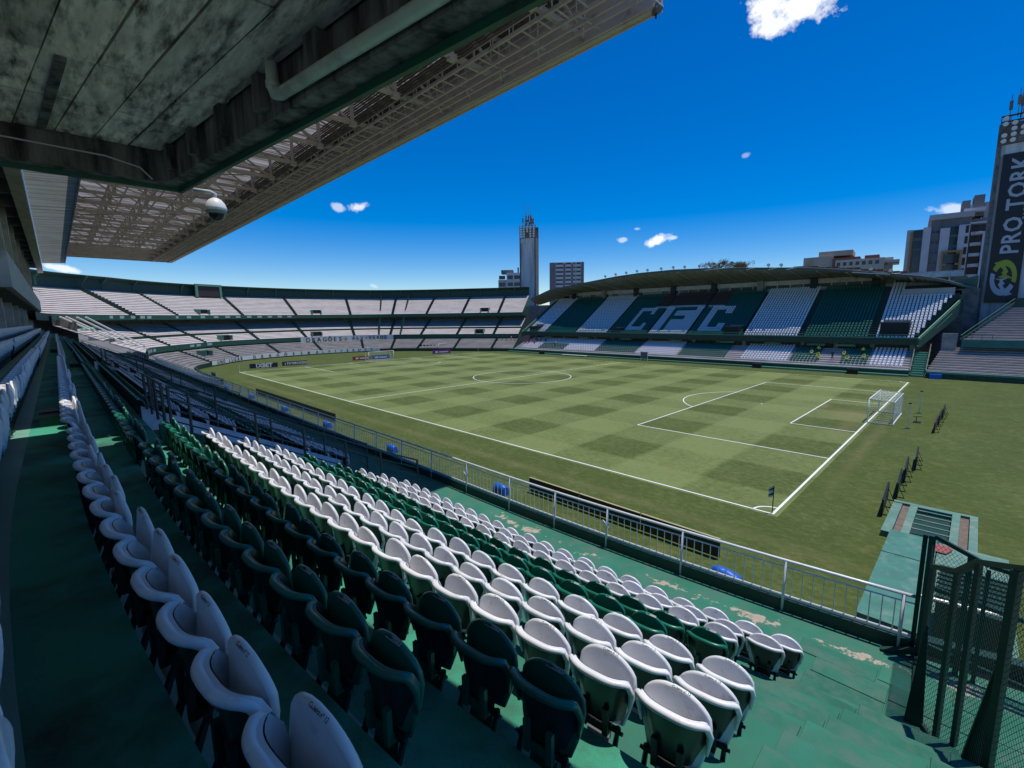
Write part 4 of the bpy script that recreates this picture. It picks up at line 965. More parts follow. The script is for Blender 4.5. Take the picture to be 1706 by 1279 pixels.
LB = [(-95, -77.8, 3), (-77.8, -67.2, 0), (-66.7, -54.6, 1), (-54.2, -43.2, 0), (-42.9, -31.8, 1), (-28.8, -19.8, 0), (-19.4, -14.6, 1), (-11.0, -7.0, 1), (-6.5, -1.4, 0)]
for k in range(8):
    y = 77.0+.8*k; z = 1.15+.36*k
    for a, b, m in LB:
        x = a+.3
        while x < b-.1:
            mm = m
            if m == 3: mm = 0 if x < -88 else (1 if k < 4 else 0)
            fseat(x, y+.1, z, mm); x += .6
o = fs.build('stadium_seats', [WHITEF, GREENF, WOOD, BLACK]); tag(o, 'green and white seats of the opposite stand spelling CFC in white and green', 'seats', kind='stuff')
for (a, b, c, d) in VOM:
    k = (c-UY)/UDY; z = UZ+UDZ*k; mb = MB(); mb.box(a, b, c+.1, d+1.2, z-.4, z+UDZ*((d-c)/UDY)+.25); q = mb.build('tunnel_mouth', BLACK, far)  # solid black box stands in for the dark of the hole
    mb = MB(); mb.box(a-.1, b+.1, d+.6, d+1.4, z+UDZ*((d-c)/UDY)+.252, z+UDZ*((d-c)/UDY)+.5); mb.build('lintel', CONC, q)
mb = MB(); mb.box(-57.4, -49.5, 93.3, 93.5, 12.6, 13.4); mb.box(-48.9, -43.5, 93.3, 93.5, 12.6, 13.4); mb.box(-42.6, -38.6, 93.3, 93.5, 12.6, 13.4); mb.build('parapet', GALC, far)
mb = MB(); mb.box(-4.6, 3.2, 95.5, 95.7, 13.4, 15.6); mb.build('side_parapet', mat('pale_parapet', (.50, .50, .52), .8, .1, 1), far)
mb = MB(); mb.box(-124, 6, 104, 105, 0, 15.3); mb.build('rear_facade', CONC, far)
# boxes at the rear, columns
mb = MB(); mb.box(XL-2, 4.0, 100.0, 100.3, 15.9, 17.1); mb.box(XL-2, 4.0, 100.02, 100.32, 17.9, 19.0); mb.build('box_front', GALC, far)
mb = MB(); mb.box(XL-2, 4.0, 101.2, 101.4, 16, 19.2); mb.build('box_back', CONC, far)
for k in range(36):
    x = -96+2.8*k; mb = MB(); mb.box(x-.12, x+.12, 100.03, 100.33, 17.1, 17.9); mb.build('mullion', GALC, far)
    if k % 3 != 1: mb = MB(); mb.box(x+.15, x+2.6, 100.12, 100.2, 17.1, 17.9); mb.build('window', GLASS, far)
for x in (-91, -79, -67.5, -55.5, -44, -32.5, -21, -9.5): mb = MB(); mb.box(x-.7, x+.7, 99.3, 99.95, 14.5, 19.2); mb.build('column', BLACK if x not in (-79, -32.5) else CONC, far)
# arched canopy with a ribbed underside
CT = [(-108, 15.9, 99), (-104.5, 17.0, 92), (-92.3, 19.4, 88), (-80, 20.45, 86.5), (-66.1, 21.7, 86), (-58.5, 22.1, 86), (-49.3, 22.2, 86), (-40.1, 21.85, 86), (-32, 21.3, 86.2), (-19.9, 20.35, 86.8), (-13.2, 19.5, 88), (-4.7, 18.0, 89), (-1.9, 17.6, 90), (1.3, 16.9, 93), (4.9, 15.5, 96.5), (7, 15.2, 99)]
def cano(x):
    for (xa, za, ya), (xb, zb_, yb) in zip(CT[:-1], CT[1:]):
        if x <= xb or xb == 7:
            f = max(0, min(1, (x-xa)/(xb-xa))); s_ = (x+51)/57.0; q = max(0, 1-abs(s_)**2.1)
            zf = za+(zb_-za)*f; return ya+(yb-ya)*f, zf, min(15.3+3.7*min(1, q*1.6), zf-.25)
mb = MB(); n = 330; G = []
for i in range(n+1):
    x = -108+114.0*i/n; yf_, zf, zb = cano(x); a = .13 if i % 2 else 0
    G.append([(x, 101.2, zb+a), (x, 101.2+(yf_-101.2)*.5, zb+(zf-zb)*.44+a), (x, yf_+.1, zf-.12+a)])
mb.grid(G); mb.build('canopy_soffit', mat('canopy_soffit_paint', (.36, .37, .355), .7, .22, .5, stretch=(2.5, .2, 1), dirt=(.17, .175, .165), dscale=.8, dthr=.58), far)
mb = MB(); G = []; F = []
for i in range(61):
    x = -108+114.0*i/60; yf_, zf, zb = cano(x); G.append([(x, yf_, zf-.16), (x, yf_, zf+.26), (x, yf_+.4, zf+.33), (x, 103, max(zb+1.0, zf+.35))])
mb.grid(G); mb.build('canopy_top', mat('canopy_green', (.075, .10, .085), .6, .15, .6), far)
mb = MB()
for i in range(20):
    x = -98+5*i; yf_, zf, zb = cano(x); mb.bar((x, 101.1, zb-.12), (x+.0, yf_+.2, zf-.3), .18, .22)
mb.build('canopy_rib', mat('rib_paint', (.42, .44, .38), .7, .1, 1), far)
mb = MB()
for xa, xb in ((-41, -35), (-31.5, -29.5), (-27, -25), (-23.5, -21.5), (-12, -6)):
    ya, za, _ = cano(xa); yb_, zb_, _ = cano(xb); mb.bar((xa, ya-.06, za-.2), (xb, yb_-.06, zb_+.3 if xa < -15 else zb_+.1), .12)
mb.build('loose_cable', WPAINT, far)
mb = MB()
for i in range(22):
    x = -24+1.35*i; y, z, _ = cano(x); mb.box(x-.6, x+.55, 100.5, 102.5, z+.9+.12*(i % 3), z+1.25+.12*(i % 3))
mb.build('roof_tiles', BRICK, far)
mb = MB(); mb.hexa([(1, 99, 14.9), (6.1, 99, 15.2), (6.1, 103, 15.2), (1, 103, 15), (1, 99, 16.6), (6.1, 99, 17.8), (6.1, 103, 17.8), (1, 103, 17)]); mb.build('canopy_end', mat('end_green', (.09, .16, .10), .7, .2, .5, dirt=(.2, .2, .16), dscale=.5, dthr=.6), far)
for i, x in enumerate((-69.5, -66, -62.6, -59.3, -56.2, -52.3, -49, -46, -42.3, -39.2, -27, -24.5, -9, -6)):
    y, z, _ = cano(x); pos = 'leftmost' if i == 0 else ordinal(i)+' from the left'
    flood(x, y+.1, z+.27, 'small floodlight on the canopy edge of the opposite stand, ' + pos, 'floodlights on the canopy edge', s=1.25, face=(0, -1))
# side stairs and end walls of the stand
mb = MB(); mb.hexa([(-.45, 81.2, 4.6), (-.1, 81.2, 4.6), (4.5, 96.6, 10.6), (4.1, 96.6, 10.6), (-.45, 81.2, 6.2), (-.1, 81.2, 6.2), (4.5, 96.6, 13.4), (4.1, 96.6, 13.4)]); mb.build('side_wall', MIDGREEN, far)
mb = MB(); mb.bar((-.3, 81.1, 6.35), (4.3, 96.6, 13.6), .2); mb.bar((-.3, 81.0, 5.0), (3.2, 92.5, 10.6), .2); mb.build('side_handrail', LTGREEN, far)
mb = MB(); mb.hexa([(-98.6, 81.2, 4.6), (-97.6, 81.2, 4.6), (-97.6, 99, 14), (-98.6, 99, 14), (-98.6, 81.2, 6.3), (-97.6, 81.2, 6.3), (-97.6, 99, 16.6), (-98.6, 99, 16.6)]); mb.build('side_wall', MIDGREEN, far)
mb = MB(); mb.box(1.2, 6.5, 96.7, 97.2, 2, 15.3); mb.build('end_wall', CONCD, far)
stp = thing('stair_flight', 'green concrete stairs with railings between the opposite stand and the corner bleachers', 'stairs', (.3, 79, 0))
for k in range(11):
    mb = MB(); mb.box(-.5, 1.3, 76.4+.5*k, 76.95+.5*k, -.05+.36*k, .22+.36*k+.12); mb.build('step', LTGREEN if k % 1 == 0 else MIDGREEN, stp)
for x in (-.62, 1.42):
    mb = MB(); mb.bar((x, 76.4, .35), (x, 82, 4.4), .10, .5); mb.bar((x, 76.4, 1.3), (x, 82, 5.4), .09)
    for k in range(6): mb.bar((x, 76.5+1.05*k, .3+.76*k), (x, 76.5+1.05*k, 1.35+.76*k), .08)
    mb.build('handrail', MIDGREEN, stp)
# ---------------------------------------------------------------- corner bleachers at the right
cb = thing('corner_bleachers', 'two-tier concrete bleachers with green fascia at the right end of the ground', 'grandstand', (15, 85, 0))
mb = MB(); mb.box(1.5, 40, 75.9, 76.4, -.05, .85); mb.build('pitch_wall', DKGREEN, cb)
mb = MB(); mb.box(1.5, 40, 75.88, 76.42, .852, 1.15); mb.build('wall_cap', LTGREEN, cb)
mb = MB(); mm = MB()
for k in range(11):
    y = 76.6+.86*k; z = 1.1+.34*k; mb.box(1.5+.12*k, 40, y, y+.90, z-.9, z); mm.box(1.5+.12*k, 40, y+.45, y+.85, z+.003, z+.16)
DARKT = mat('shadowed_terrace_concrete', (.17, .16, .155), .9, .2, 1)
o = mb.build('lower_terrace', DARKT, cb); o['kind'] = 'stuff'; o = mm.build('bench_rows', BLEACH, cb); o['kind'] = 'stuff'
mb = MB(); mm = MB()
for k in range(14):
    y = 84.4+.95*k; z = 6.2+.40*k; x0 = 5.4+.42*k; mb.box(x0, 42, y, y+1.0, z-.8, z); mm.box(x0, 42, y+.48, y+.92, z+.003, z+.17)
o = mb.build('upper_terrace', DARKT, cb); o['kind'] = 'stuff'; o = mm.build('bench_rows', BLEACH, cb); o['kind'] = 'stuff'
mb = MB(); mb.box(5.2, 42, 83.6, 83.9, 4.9, 6.2); mb.box(5.2, 42, 83.9, 86.5, 5.15, 5.5); mb.build('fascia', mat('teal_fascia', (.02, .13, .12), .5, .3, 1.0), cb)
mb = MB(); mb.bar((5.2, 83.7, 7.1), (9, 83.7, 7.1), .08)
for k in range(4): mb.bar((5.2+1.2*k, 83.7, 6.2), (5.2+1.2*k, 83.7, 7.1), .07)
mb.bar((5.0, 83.9, 6.9), (11.2, 97.5, 13.2), .1); mb.bar((5.0, 83.9, 6.2), (11.2, 97.5, 12.4), .12, .3); mb.build('handrail', MIDGREEN, cb)
for x in (9.5, 17, 25): mb = MB(); mb.box(x-.3, x+.3, 86, 86.6, 2, 5.2); mb.build('column', CONCD, cb)
mb = MB(); mb.box(5.5, 40, 88, 88.4, 0, 5.1); mb.box(11.0, 42, 97.9, 98.3, 9, 13.3); mb.build('rear_wall', DKGREEN, cb)
mb = MB(); mb.box(2.6, 4.6, 85.0, 85.4, 3.5, 7.2); mb.build('side_wall', CONC, cb)
tag(MB().box(2.0, 3.5, 75.2, 75.8, 0, .75).build('blue_crate', TARP), 'blue covered box at the foot of the corner bleachers', 'box')

# ================================================================ FLOODLIGHT TOWERS
def tower(label, cx, cy, rz, wd, dp, ztop, zl0, zl1, group, seed, zb=0):
    t = thing('floodlight_tower', label, 'tower', (cx, cy, zb), 0, group); R = Matrix.Rotation(rz, 3, 'Z')
    def W(x, y, z): v = R @ Vector((x, y, 0)); return (cx+v.x, cy+v.y, z)
    def bx(mb, x0, x1, y0, y1, z0, z1): mb.hexa([W(x0, y0, z0), W(x1, y0, z0), W(x1, y1, z0), W(x0, y1, z0), W(x0, y0, z1), W(x1, y0, z1), W(x1, y1, z1), W(x0, y1, z1)])
    h = wd/2; mb = MB(); bx(mb, -h+.5, h-.5, -dp/2+.25, dp/2, zb, zl0); bx(mb, -h+.5, h-.5, -dp/2+.0, -dp/2+.248, zl0-2.0, zl0); mb.build('shaft', TOWERC, t)
    for sx in (-1, 1): mb = MB(); bx(mb, sx*h-(.5 if sx > 0 else 0), sx*h+(.5 if sx < 0 else 0), -dp/2, dp/2+.01, zb, zl0+.1); mb.build('edge_pier', CONCD, t)
    rs = random.Random(seed); nr = 5; nc = max(4, int(wd/1.15))
    mb = MB()
    for r in range(nr+1): z = zl0+.1+(zl1-zl0)*r/nr; bx(mb, -h, h, -dp/2-.3, -dp/2+.6, z, z+.12)
    for c in range(nc+1): x = -h+wd*c/nc; bx(mb, x-.06, x+.06, -dp/2+.1, -dp/2+.22, zl0, zl1+.3)
    bx(mb, -h, h, dp/2-.3, dp/2, zl0, zl1); mb.build('lamp_rack', CONCD, t)
    for r in range(nr):
        for c in range(nc):
            if rs.random() < .12: continue
            x = -h+wd*(c+.5)/nc; z = zl0+.2+(zl1-zl0)*(r+.5)/nr; p = Vector(W(x, -dp/2-.25, z)); f = R @ Vector((0, -1, 0)); f.z = -.35
            mb = MB(); rr = wd/nc*.36; mb.tube([p-f*.5, p-f*.1, p+f*.1], [rr*.35, rr*.9, rr], 9); o = mb.build('lamp', BLACK if rs.random() < .5 else GREYD, t)
            mb = MB(); mb.tube([p+f*.101, p+f*.14], rr*.92, 9); mb.build('lens', LAMPW, o)
    mb = MB()
    for k in range(12):
        x = rs.uniform(-h*.75, h*.75); hh = rs.uniform(2, 5.5); y = rs.uniform(-dp*.4, dp*.4); mb.bar(W(x, y, zl1), W(x, y, zl1+hh), .12)
        if rs.random() < .7: q = W(x, y, zl1+hh*.6); mb.obox(q, (.5, .3, 1.6), rz=rz)
        if rs.random() < .4: q = W(x, y, zl1+hh*.4); mb.tube([q, (q[0], q[1]-.3, q[2])], .5, 8)
    for k in range(4): x = rs.uniform(-h*.6, h*.6); mb.bar(W(x, 0, zl1), W(x, 0, ztop), .07)
    mb.build('antennas', GREYD, t)
    return t, W
tower('tall pale concrete floodlight tower between the curved stand and the opposite stand', -121.2, 109.5, radians(-64+90), 6.6, 4.2, 54.5, 41.5, 46.0, 'floodlight towers', 4)
mb = MB()
tw, TWf = tower('tall concrete floodlight tower with a black sponsor banner at the right edge', 10.4, 103.5, radians(3), 8.2, 4.6, 56, 41.3, 46.2, 'floodlight towers', 9)
bnr = thing('tower_banner', 'tall black banner with silver lettering and green emblem on the right tower', 'banner', (9.2, 101, 12.6))
def WB(x, z, d=0.): v = TWf(x, -2.42-d, z); return Vector(v)
bx0, bx1, bz0, bz1 = -3.25, 1.05, 12.6, 39.6
mb = MB(); mb.hexa([WB(bx0, bz0, -.1), WB(bx1, bz0, -.1), WB(bx1, bz0), WB(bx0, bz0), WB(bx0, bz1, -.1), WB(bx1, bz1, -.1), WB(bx1, bz1), WB(bx0, bz1)]); mb.build('cloth', BLKB, bnr)
SILV = mat('silver_print', (.42, .46, .52), .5, .08, 4); LIME = mat('lime_print', (.34, .40, .035), .5, .08, 4)
exv = (WB(1, 0)-WB(0, 0)).normalized()
text_obj('PRO TORK', 3.35, SILV, (0, 0, 1), -exv, WB(-.72, 30.2, .03), bnr, bold=.07, sx=1.0, space=1.08)
text_obj('RACING DEVELOPMENT', 1.0, SILV, (0, 0, 1), -exv, WB(.62, 33.3, .03), bnr, bold=.015, space=1.05)
def emblem(pts, m, d): mb = MB(); mb.add([WB(x, z, d) for x, z in pts], [tuple(range(len(pts)))]); return mb.build('emblem', m, bnr)
def arcpts(cx, cz, rx, rz_, a0, a1, n=12): return [(cx+rx*cos(radians(a0+(a1-a0)*k/n)), cz+rz_*sin(radians(a0+(a1-a0)*k/n))) for k in range(n+1)]
EC = (-1.15, 17.2)
def ring_arc(a0, a1, ro, ri, m, d, sx=1.0, sz=1.9, tip=None):
    o_ = arcpts(EC[0], EC[1], ro*sx, ro*sz, a0, a1, 16); i_ = arcpts(EC[0], EC[1], ri*sx, ri*sz, a1, a0, 16); mb = MB(); q = o_+i_; n_ = len(o_)
    mb.add([WB(x, z, d) for x, z in q], [(k, k+1, 2*n_-2-k, 2*n_-1-k) for k in range(n_-1)]); return mb.build('emblem', m, bnr)
ring_arc(-18, 150, 1.75, 1.15, LIME, .03); ring_arc(162, 330, 1.75, 1.15, SILV, .03)
emblem([(-2.6, 20.0), (-1.6, 20.4), (-.6, 18.4), (-.9, 17.4), (-1.5, 18.2), (-1.2, 18.5), (-1.55, 19.1)], LIME, .034)
emblem([(-1.9, 17.3), (-1.05, 17.9), (.35, 16.95), (-.55, 17.1)], LIME, .038)
emblem([(-2.6, 17.3), (-1.75, 17.0), (-.4, 17.2), (-1.3, 16.6)], SILV, .036)
emblem([(.35, 14.1), (-.65, 13.8), (-1.7, 15.9), (-1.4, 16.9), (-.8, 16.1), (-1.1, 15.8), (-.75, 15.1)], SILV, .034)

# ================================================================ CITY BEHIND
def block(name, label, cx, cy, rz, parts, group=None, cat='building', dz=0.):
    t = thing(name, label, cat, (cx, cy, 0), 0, group); R = Matrix.Rotation(rz, 3, 'Z')
    def W(x, y, z): v = R @ Vector((x, y, 0)); return (cx+v.x, cy+v.y, z+dz if z > 0 else z)
    def bx(nm, x0, x1, y0, y1, z0, z1, m, par=None):
        mb = MB(); mb.hexa([W(x0, y0, z0), W(x1, y0, z0), W(x1, y1, z0), W(x0, y1, z0), W(x0, y0, z1), W(x1, y0, z1), W(x1, y1, z1), W(x0, y1, z1)]); return mb.build(nm, m, par or t)
    parts(bx); return t
def apt1(bx):     # behind the left tower
    bx('wall', -9, -4.6, -6, 6, 0, 35, GREYP); bx('wall', -4.59, 3, -6.8, 6, 0, 38.5, GREYL); bx('wall', 3.01, 9, -5, 6, 0, 41, GREYP)
    bx('roof_drum', -7.6, -1.2, -4, 4, 38.51, 40.2, GREYD); bx('chimney', 1, 1.8, -3, -2, 38.51, 41.5, GREYD); bx('roof_block', 6.5, 9, -3, 4, 41.01, 46, GREYP)
    for k in range(8):
        z = 10+3.6*k
        for a, b, y in ((-8.6, -5.3, -6.04), (-4, -1.2, -6.84), (-.6, 2.6, -6.84), (3.6, 8.2, -5.04)):
            o = bx('window', a, b, y-.02, y+.3, z, z+1.9, GLASS)
        bx('balcony', 3.3, 8.6, -6.4, -5.01, z-1.0, z-.1, GREYL); bx('balcony', -.8, 2.9, -8.0, -6.81, z-1.0, z-.1, GREYL)
block('apartment_building', 'grey apartment block with balconies partly hidden behind the left floodlight tower', -171, 152, radians(42), apt1, dz=-4.5)
def apt2(bx):
    bx('wall', -12.5, 12.5, -8, 8, 0, 49.5, GREYP); bx('roof', -12, 12, -7, 7, 49.51, 50.6, GREYL); bx('pilaster', -12.6, -8.2, -8.5, -8.01, 0, 50.2, GREYD); bx('pilaster', 10.6, 12.6, -8.5, -8.01, 0, 50.2, GREYD); bx('pilaster', -2.4, -1.2, -8.3, -8.01, 0, 49.7, GREYD); bx('pilaster', 3.4, 4.6, -8.3, -8.01, 0, 49.7, GREYD)
    for k in range(13):
        z = 12+2.95*k
        for a, b in ((-8.0, -2.6), (-1.0, 3.2), (4.8, 6.4), (6.9, 10.4)):
            bx('spandrel', a, b, -8.25, -8.02, z, z+1.35, GREYL); bx('window', a+.2, b-.2, -8.1, -8.03, z+1.4, z+2.6, GLASS)
        bx('window', -12.62, -12.55, -5, 5, z+.8, z+2.2, GLASS)
block('apartment_building', 'slab apartment tower with grid of pale spandrels, standing alone against the sky', -216, 252, radians(38), apt2)
def apt3(bx):
    bx('wall', -12, -4, -6, 6, 0, 29.0, BEIGE); bx('wall', -8.0, 1.0, -5, 6, 29.01, 30.6, BEIGE); bx('wall', -3.99, 3, -6.6, 6, 0, 28.2, BRICK); bx('wall', 3.01, 11, -5.6, 6, 0, 27.4, BEIGE); bx('roof_block', 4, 7.6, -4, 4, 27.41, 28.6, BRICK); bx('wall', -15, -12.01, -5, 5, 0, 26.6, BEIGE); bx('roof_rim', 7, 12.5, -6.4, 6, 25.9, 26.6, GREYL)
    for k in range(6):
        for a in (-3.4, -1.6, .2, 2): bx('window', a, a+.9, -6.66, -6.55, 26.2, 27.2, GLASS)
        break
    for a in (4, 5.6, 7.2, 8.8): bx('window', a, a+.9, -5.66, -5.55, 25.2, 26.2, GLASS)
    bx('wall', -3.2, 9, -6.9, -6.61, 24, 27.4, mat('cream_paint', (.55, .50, .38), .8, .1, .6))
    for k in range(7): bx('window', -2.8+1.6*k, -1.9+1.6*k, -6.96, -6.88, 25.6, 26.7, GLASS)
block('beige_building', 'beige and brown low building with stepped roofs behind the opposite stand', -24.5, 158, radians(6), apt3)
def apt4(bx):
    # left part
    bx('wall', -8.6, -7.4, -6, 8, 0, 33.6, GREYP); bx('wall', -7.39, -5.2, -5.2, 8, 0, 33.6, GREYD); bx('wall', -5.19, -3.6, -6.2, 8, 0, 33.9, GREYL); bx('wall', -3.59, -1.7, -5.7, 8, 0, 36, GREYD); bx('wall', -1.69, .2, -6.4, 8, 0, 33.2, GREYL)
    bx('wall', -3.4, 4.2, -5.4, 8, 33.4, 35.6, GREYD); bx('parapet', -4.2, 4.6, -6.1, 8, 35.61, 37.0, GREYP); bx('wall', .21, 1.9, -5.6, 8, 0, 33.4, GREYD); bx('wall', 1.91, 4.0, -6.5, 8, 0, 33.6, GREYL)
    bx('wall', 4.01, 9.4, -3.4, 8, 0, 35.2, GREYD); bx('wall', 9.41, 12.6, -5, 8, 0, 34.4, GREYP); bx('wall', 12.61, 17.5, -3.8, 8, 0, 35.4, GREYP)
    bx('frame', 3.9, 12.8, -6.6, -6.0, 33.6, 34.0, GREYL); bx('frame', 12.4, 12.8, -6.6, -6.0, 0, 33.59, GREYL)
    bx('frame', 6.6, 7.0, -5.6, -4.6, 0, 31, GREYL); bx('frame', 5.2, 9.4, -5.6, -4.5, 31.01, 31.5, GREYL); bx('roof_block', 2.2, 3.8, -2, 3, 37.01, 40.4, GREYD); bx('roof_block', 4.4, 6.4, -2.5, 3, 36, 41.4, GREYD); bx('roof_block', 3.81, 4.39, -2, 3, 36.8, 39.2, GREYP); bx('roof_block', 6.6, 8.8, -1, 3, 35.3, 39.6, GREYP); bx('roof_slab', 2.6, 6.6, -4.8, 3.5, 36.99, 37.9, GREYL)
    bx('roof_block', 8.9, 13.2, -2, 6, 35.2, 38.4, GREYD); bx('roof_block', 14.5, 17.3, -3, 6, 35.42, 39.4, GREYD); bx('roof_slab', 13, 16.4, -4.4, 4, 35.43, 36.6, GREYL)
    bx('ochre_frame', -1.0, -.6, -7.4, -6.41, 0, 26.6, OCHRE); bx('ochre_frame', 2.6, 3.0, -7.4, -6.41, 0, 26.6, OCHRE); bx('ochre_frame', -1.0, 3.0, -7.4, -6.41, 26.61, 27.1, OCHRE); bx('ochre_strip', -7.8, -7.3, -6.1, -5, 0, 33, OCHRE)
    for k in range(5):
        z = 20.4+2.75*k
        bx('window', -7.0, -5.5, -5.28, -5.15, z, z+1.9, GLASS); bx('window', -3.3, -2.8, -5.78, -5.65, z+.8, z+1.4, GLASS); bx('window', -2.5, -1.9, -5.78, -5.65, z+.8, z+1.4, GLASS)
        bx('window', .3, 1.8, -5.68, -5.55, z, z+2.0, GLASS); bx('window', 3.2, 3.8, -6.58, -6.45, z, z+1.9, GLASS)
        bx('balcony', 4.4, 6.5, -4.9, -3.41, z-.5, z+.3, GREYL); bx('window', 4.5, 9.2, -3.48, -3.35, z+.5, z+2.1, GLASS); bx('balcony', 7.2, 9.2, -4.6, -3.41, z-.6, z-.1, GREYP)
        bx('window', 9.8, 10.4, -5.08, -4.95, z, z+1.1, GLASS); bx('window', 11.0, 12.0, -5.08, -4.95, z, z+1.6, GLASS); bx('window', 13.2, 14.0, -3.88, -3.75, z, z+1.2, GLASS)
    for k in range(3): bx('window', -.5, 2.5, -6.9, -6.6, 18+2.9*k, 20.4+2.9*k, GLASS)
block('apartment_building', 'grey and white high-rise with ochre frame and roof blocks beside the right tower', -1.6, 152, radians(5), apt4)
# trees behind the canopy
def tree(cx, cy, z0, zc, rx, rz_, n, label, seed):
    t = thing('tree', label, 'tree', (cx, cy, z0), 0, 'trees behind the opposite stand'); rs = random.Random(seed); mb = MB()
    tips = []
    mb.tube([(cx, cy, z0), (cx+.3, cy, z0+(zc-z0)*.5), (cx-.2, cy, zc)], [.7, .5, .3], 7)
    for k in range(9):
        a = rs.uniform(0, 2*pi); r = rs.uniform(.4, .95); tp = Vector((cx+rx*r*cos(a), cy+rx*r*sin(a), zc+rz_*rs.uniform(.1, .9))); tips.append(tp)
        b_ = Vector((cx, cy, zc-rz_*rs.uniform(.2, .8))); mb.tube([b_, (b_+tp)/2+Vector((0, 0, .4)), tp], [.22, .14, .05], 5)
    mb.build('trunk', BARK, t); mb = MB()
    for k in range(26): tips.append(Vector((cx, cy, zc))+Vector((rx*rs.gauss(0, .5), rx*rs.gauss(0, .5), rz_*rs.uniform(-.2, 1.0))))
    for tp in tips:
        cr = rs.uniform(.7, 1.6)
        for k in range(n):
            d = Vector((rs.gauss(0, 1), rs.gauss(0, 1), rs.gauss(0, .75))); d = d.normalized()*cr*rs.random()**.4; p = tp+d; s_ = rs.uniform(.10, .26); u = Vector((rs.gauss(0, 1), rs.gauss(0, 1), rs.gauss(0, 1))).normalized(); v = u.cross(Vector((rs.gauss(0, 1), rs.gauss(0, 1), .3))).normalized()
            mb.add([p-u*s_, p+v*s_*.6, p+u*s_, p-v*s_*.6], [(0, 1, 2, 3)])
    o = mb.build('crown', LEAF, t)
tree(-67, 160, 0, 29.2, 5.2, 2.2, 60, 'brownish green tree crown showing above the canopy, left and larger of two', 2)
tree(-59.5, 160, 0, 28.6, 3.4, 1.6, 55, 'smaller tree crown beside it above the canopy of the opposite stand', 8)
# bleak low roofs beyond, only seen over the walls
mb = MB()
for k in range(26):
    a = radians(95+3.2*k); d = 330+70*random.random(); mb.obox((d*cos(a), d*sin(a)-27, 4), (30+20*random.random(), 22, 8+5*random.random()), rz=random.random())
tag(mb.build('city_roofs', BEIGE), 'low city roofs far beyond the stands', 'buildings', kind='stuff')

# ================================================================ ON THE PITCH
def goal(cx, cy, sgn, label, group, wdt=7.32, ht=2.44, dep=1.9, net=True):
    t = thing('football_goal', label, 'goal', (cx, cy, 0), 0, group); h = wdt/2; r = .06
    for s in (-1, 1): mb = MB(); mb.tube([(cx, cy+s*h, 0), (cx, cy+s*h, ht)], r, 8); mb.build('post', WPAINT, t, True)
    mb = MB(); mb.tube([(cx, cy-h-.06, ht), (cx, cy+h+.06, ht)], r, 8); mb.build('crossbar', WPAINT, t, True)
    mb = MB(); xb = cx+sgn*dep
    for s in (-1, 1): mb.bar((cx, cy+s*h, .04), (xb, cy+s*h, .04), .07); mb.bar((xb, cy+s*h, 0), (xb, cy+s*h, ht*.94), .06); mb.bar((cx, cy+s*h, ht), (xb, cy+s*h, ht*.94), .05)
    mb.bar((xb, cy-h, .05), (xb, cy+h, .05), .10); mb.bar((xb, cy-h, ht*.94), (xb, cy+h, ht*.94), .05); mb.build('back_frame', WPAINT, t)
    if net:
        mb = MB(); st = .24; k = 0; th = .010
        n = int(wdt/st)
        for i in range(n+1):
            y = cy-h+wdt*i/n; mb.bar((cx, y, ht), (xb, y, ht*.94), th, n=3); mb.bar((xb, y, ht*.94), (xb, y, .05), th, n=3)
        for i in range(9): x = cx+sgn*dep*i/8; mb.bar((x, cy-h, ht-.06*ht*i/8), (x, cy+h, ht-.06*ht*i/8), th, n=3)
        for i in range(11): z = ht*.94*i/11; mb.bar((xb, cy-h, z), (xb, cy+h, z), th, n=3)
        for s in (-1, 1):
            for i in range(9): x = cx+sgn*dep*i/8; mb.bar((x, cy+s*h, 0), (x, cy+s*h, ht-.06*ht*i/8), th, n=3)
            for i in range(11): z = ht*.95*i/11; mb.bar((cx, cy+s*h, z), (xb, cy+s*h, z), th, n=3)
        mb.build('net', mat('goal_net', (.7, .78, .74), .7, .05, 5) if 'goal_net' not in MATS else MATS['goal_net'], t)
    return t
goal(0, 34, 1, 'white football goal with box net standing at the near right goal line', 'football goals', dep=2.0)
goal(-105, 34, -1, 'white football goal at the far left goal line in front of sponsor boards', 'football goals')
goal(-122, 68.6, -1, 'plain white portable goal frame parked by the far corner of the curved stand', 'football goals', net=False, dep=1.2)
for (x, y, z, lb) in ((3.2, 29.7, 2.4, 'pale net pole standing behind the right goal, nearer'), (3.36, 39.3, 2.4, 'pale net pole standing behind the right goal, farther')):
    t = thing('net_pole', lb, 'pole', (x, y, 0), 0, 'poles behind the right goal'); mb = MB(); mb.tube([(x, y, 0), (x, y, z)], .045, 8); mb.build('pole', GALV, t); mb = MB(); mb.box(x-.12, x+.12, y-.08, y+.08, z, z+.10); mb.box(x-.2, x+.2, y-.2, y+.2, 0, .04); mb.build('cap', BLACK, t)
mb = MB(); mb.box(3.3, 3.9, 33.2, 33.9, .0, .08); mb.box(3.5, 3.56, 33.4, 33.46, .08, .6); mb.bar((3.3, 33.3, .6), (3.9, 33.8, .6), .05); tag(mb.build('camera_stand', BLACK), 'small black stand on the grass behind the right goal', 'stand')
def corner_flag(x, y, label, sx, sy):
    t = thing('corner_flag', label, 'flag', (x, y, 0), 0, 'corner flags'); mb = MB(); mb.tube([(x, y, 0), (x, y, 1.62)], .025, 7); mb.build('pole', DARKC if 'near' in label else WPAINT, t)
    for k in range(6):
        mb = MB(); za = 1.60-.10*k; mb.grid([[(x+sx*.02, y, za), (x+sx*.02, y, za-.095)], [(x+sx*.10, y+.05*sy, za-.05), (x+sx*.10, y+.05*sy, za-.16)], [(x+sx*.24, y-.06, za-.14), (x+sx*.24, y-.06, za-.24)]]); mb.build('flag_stripe', WPAINT if k % 3 != 1 else DKGREEN, t)
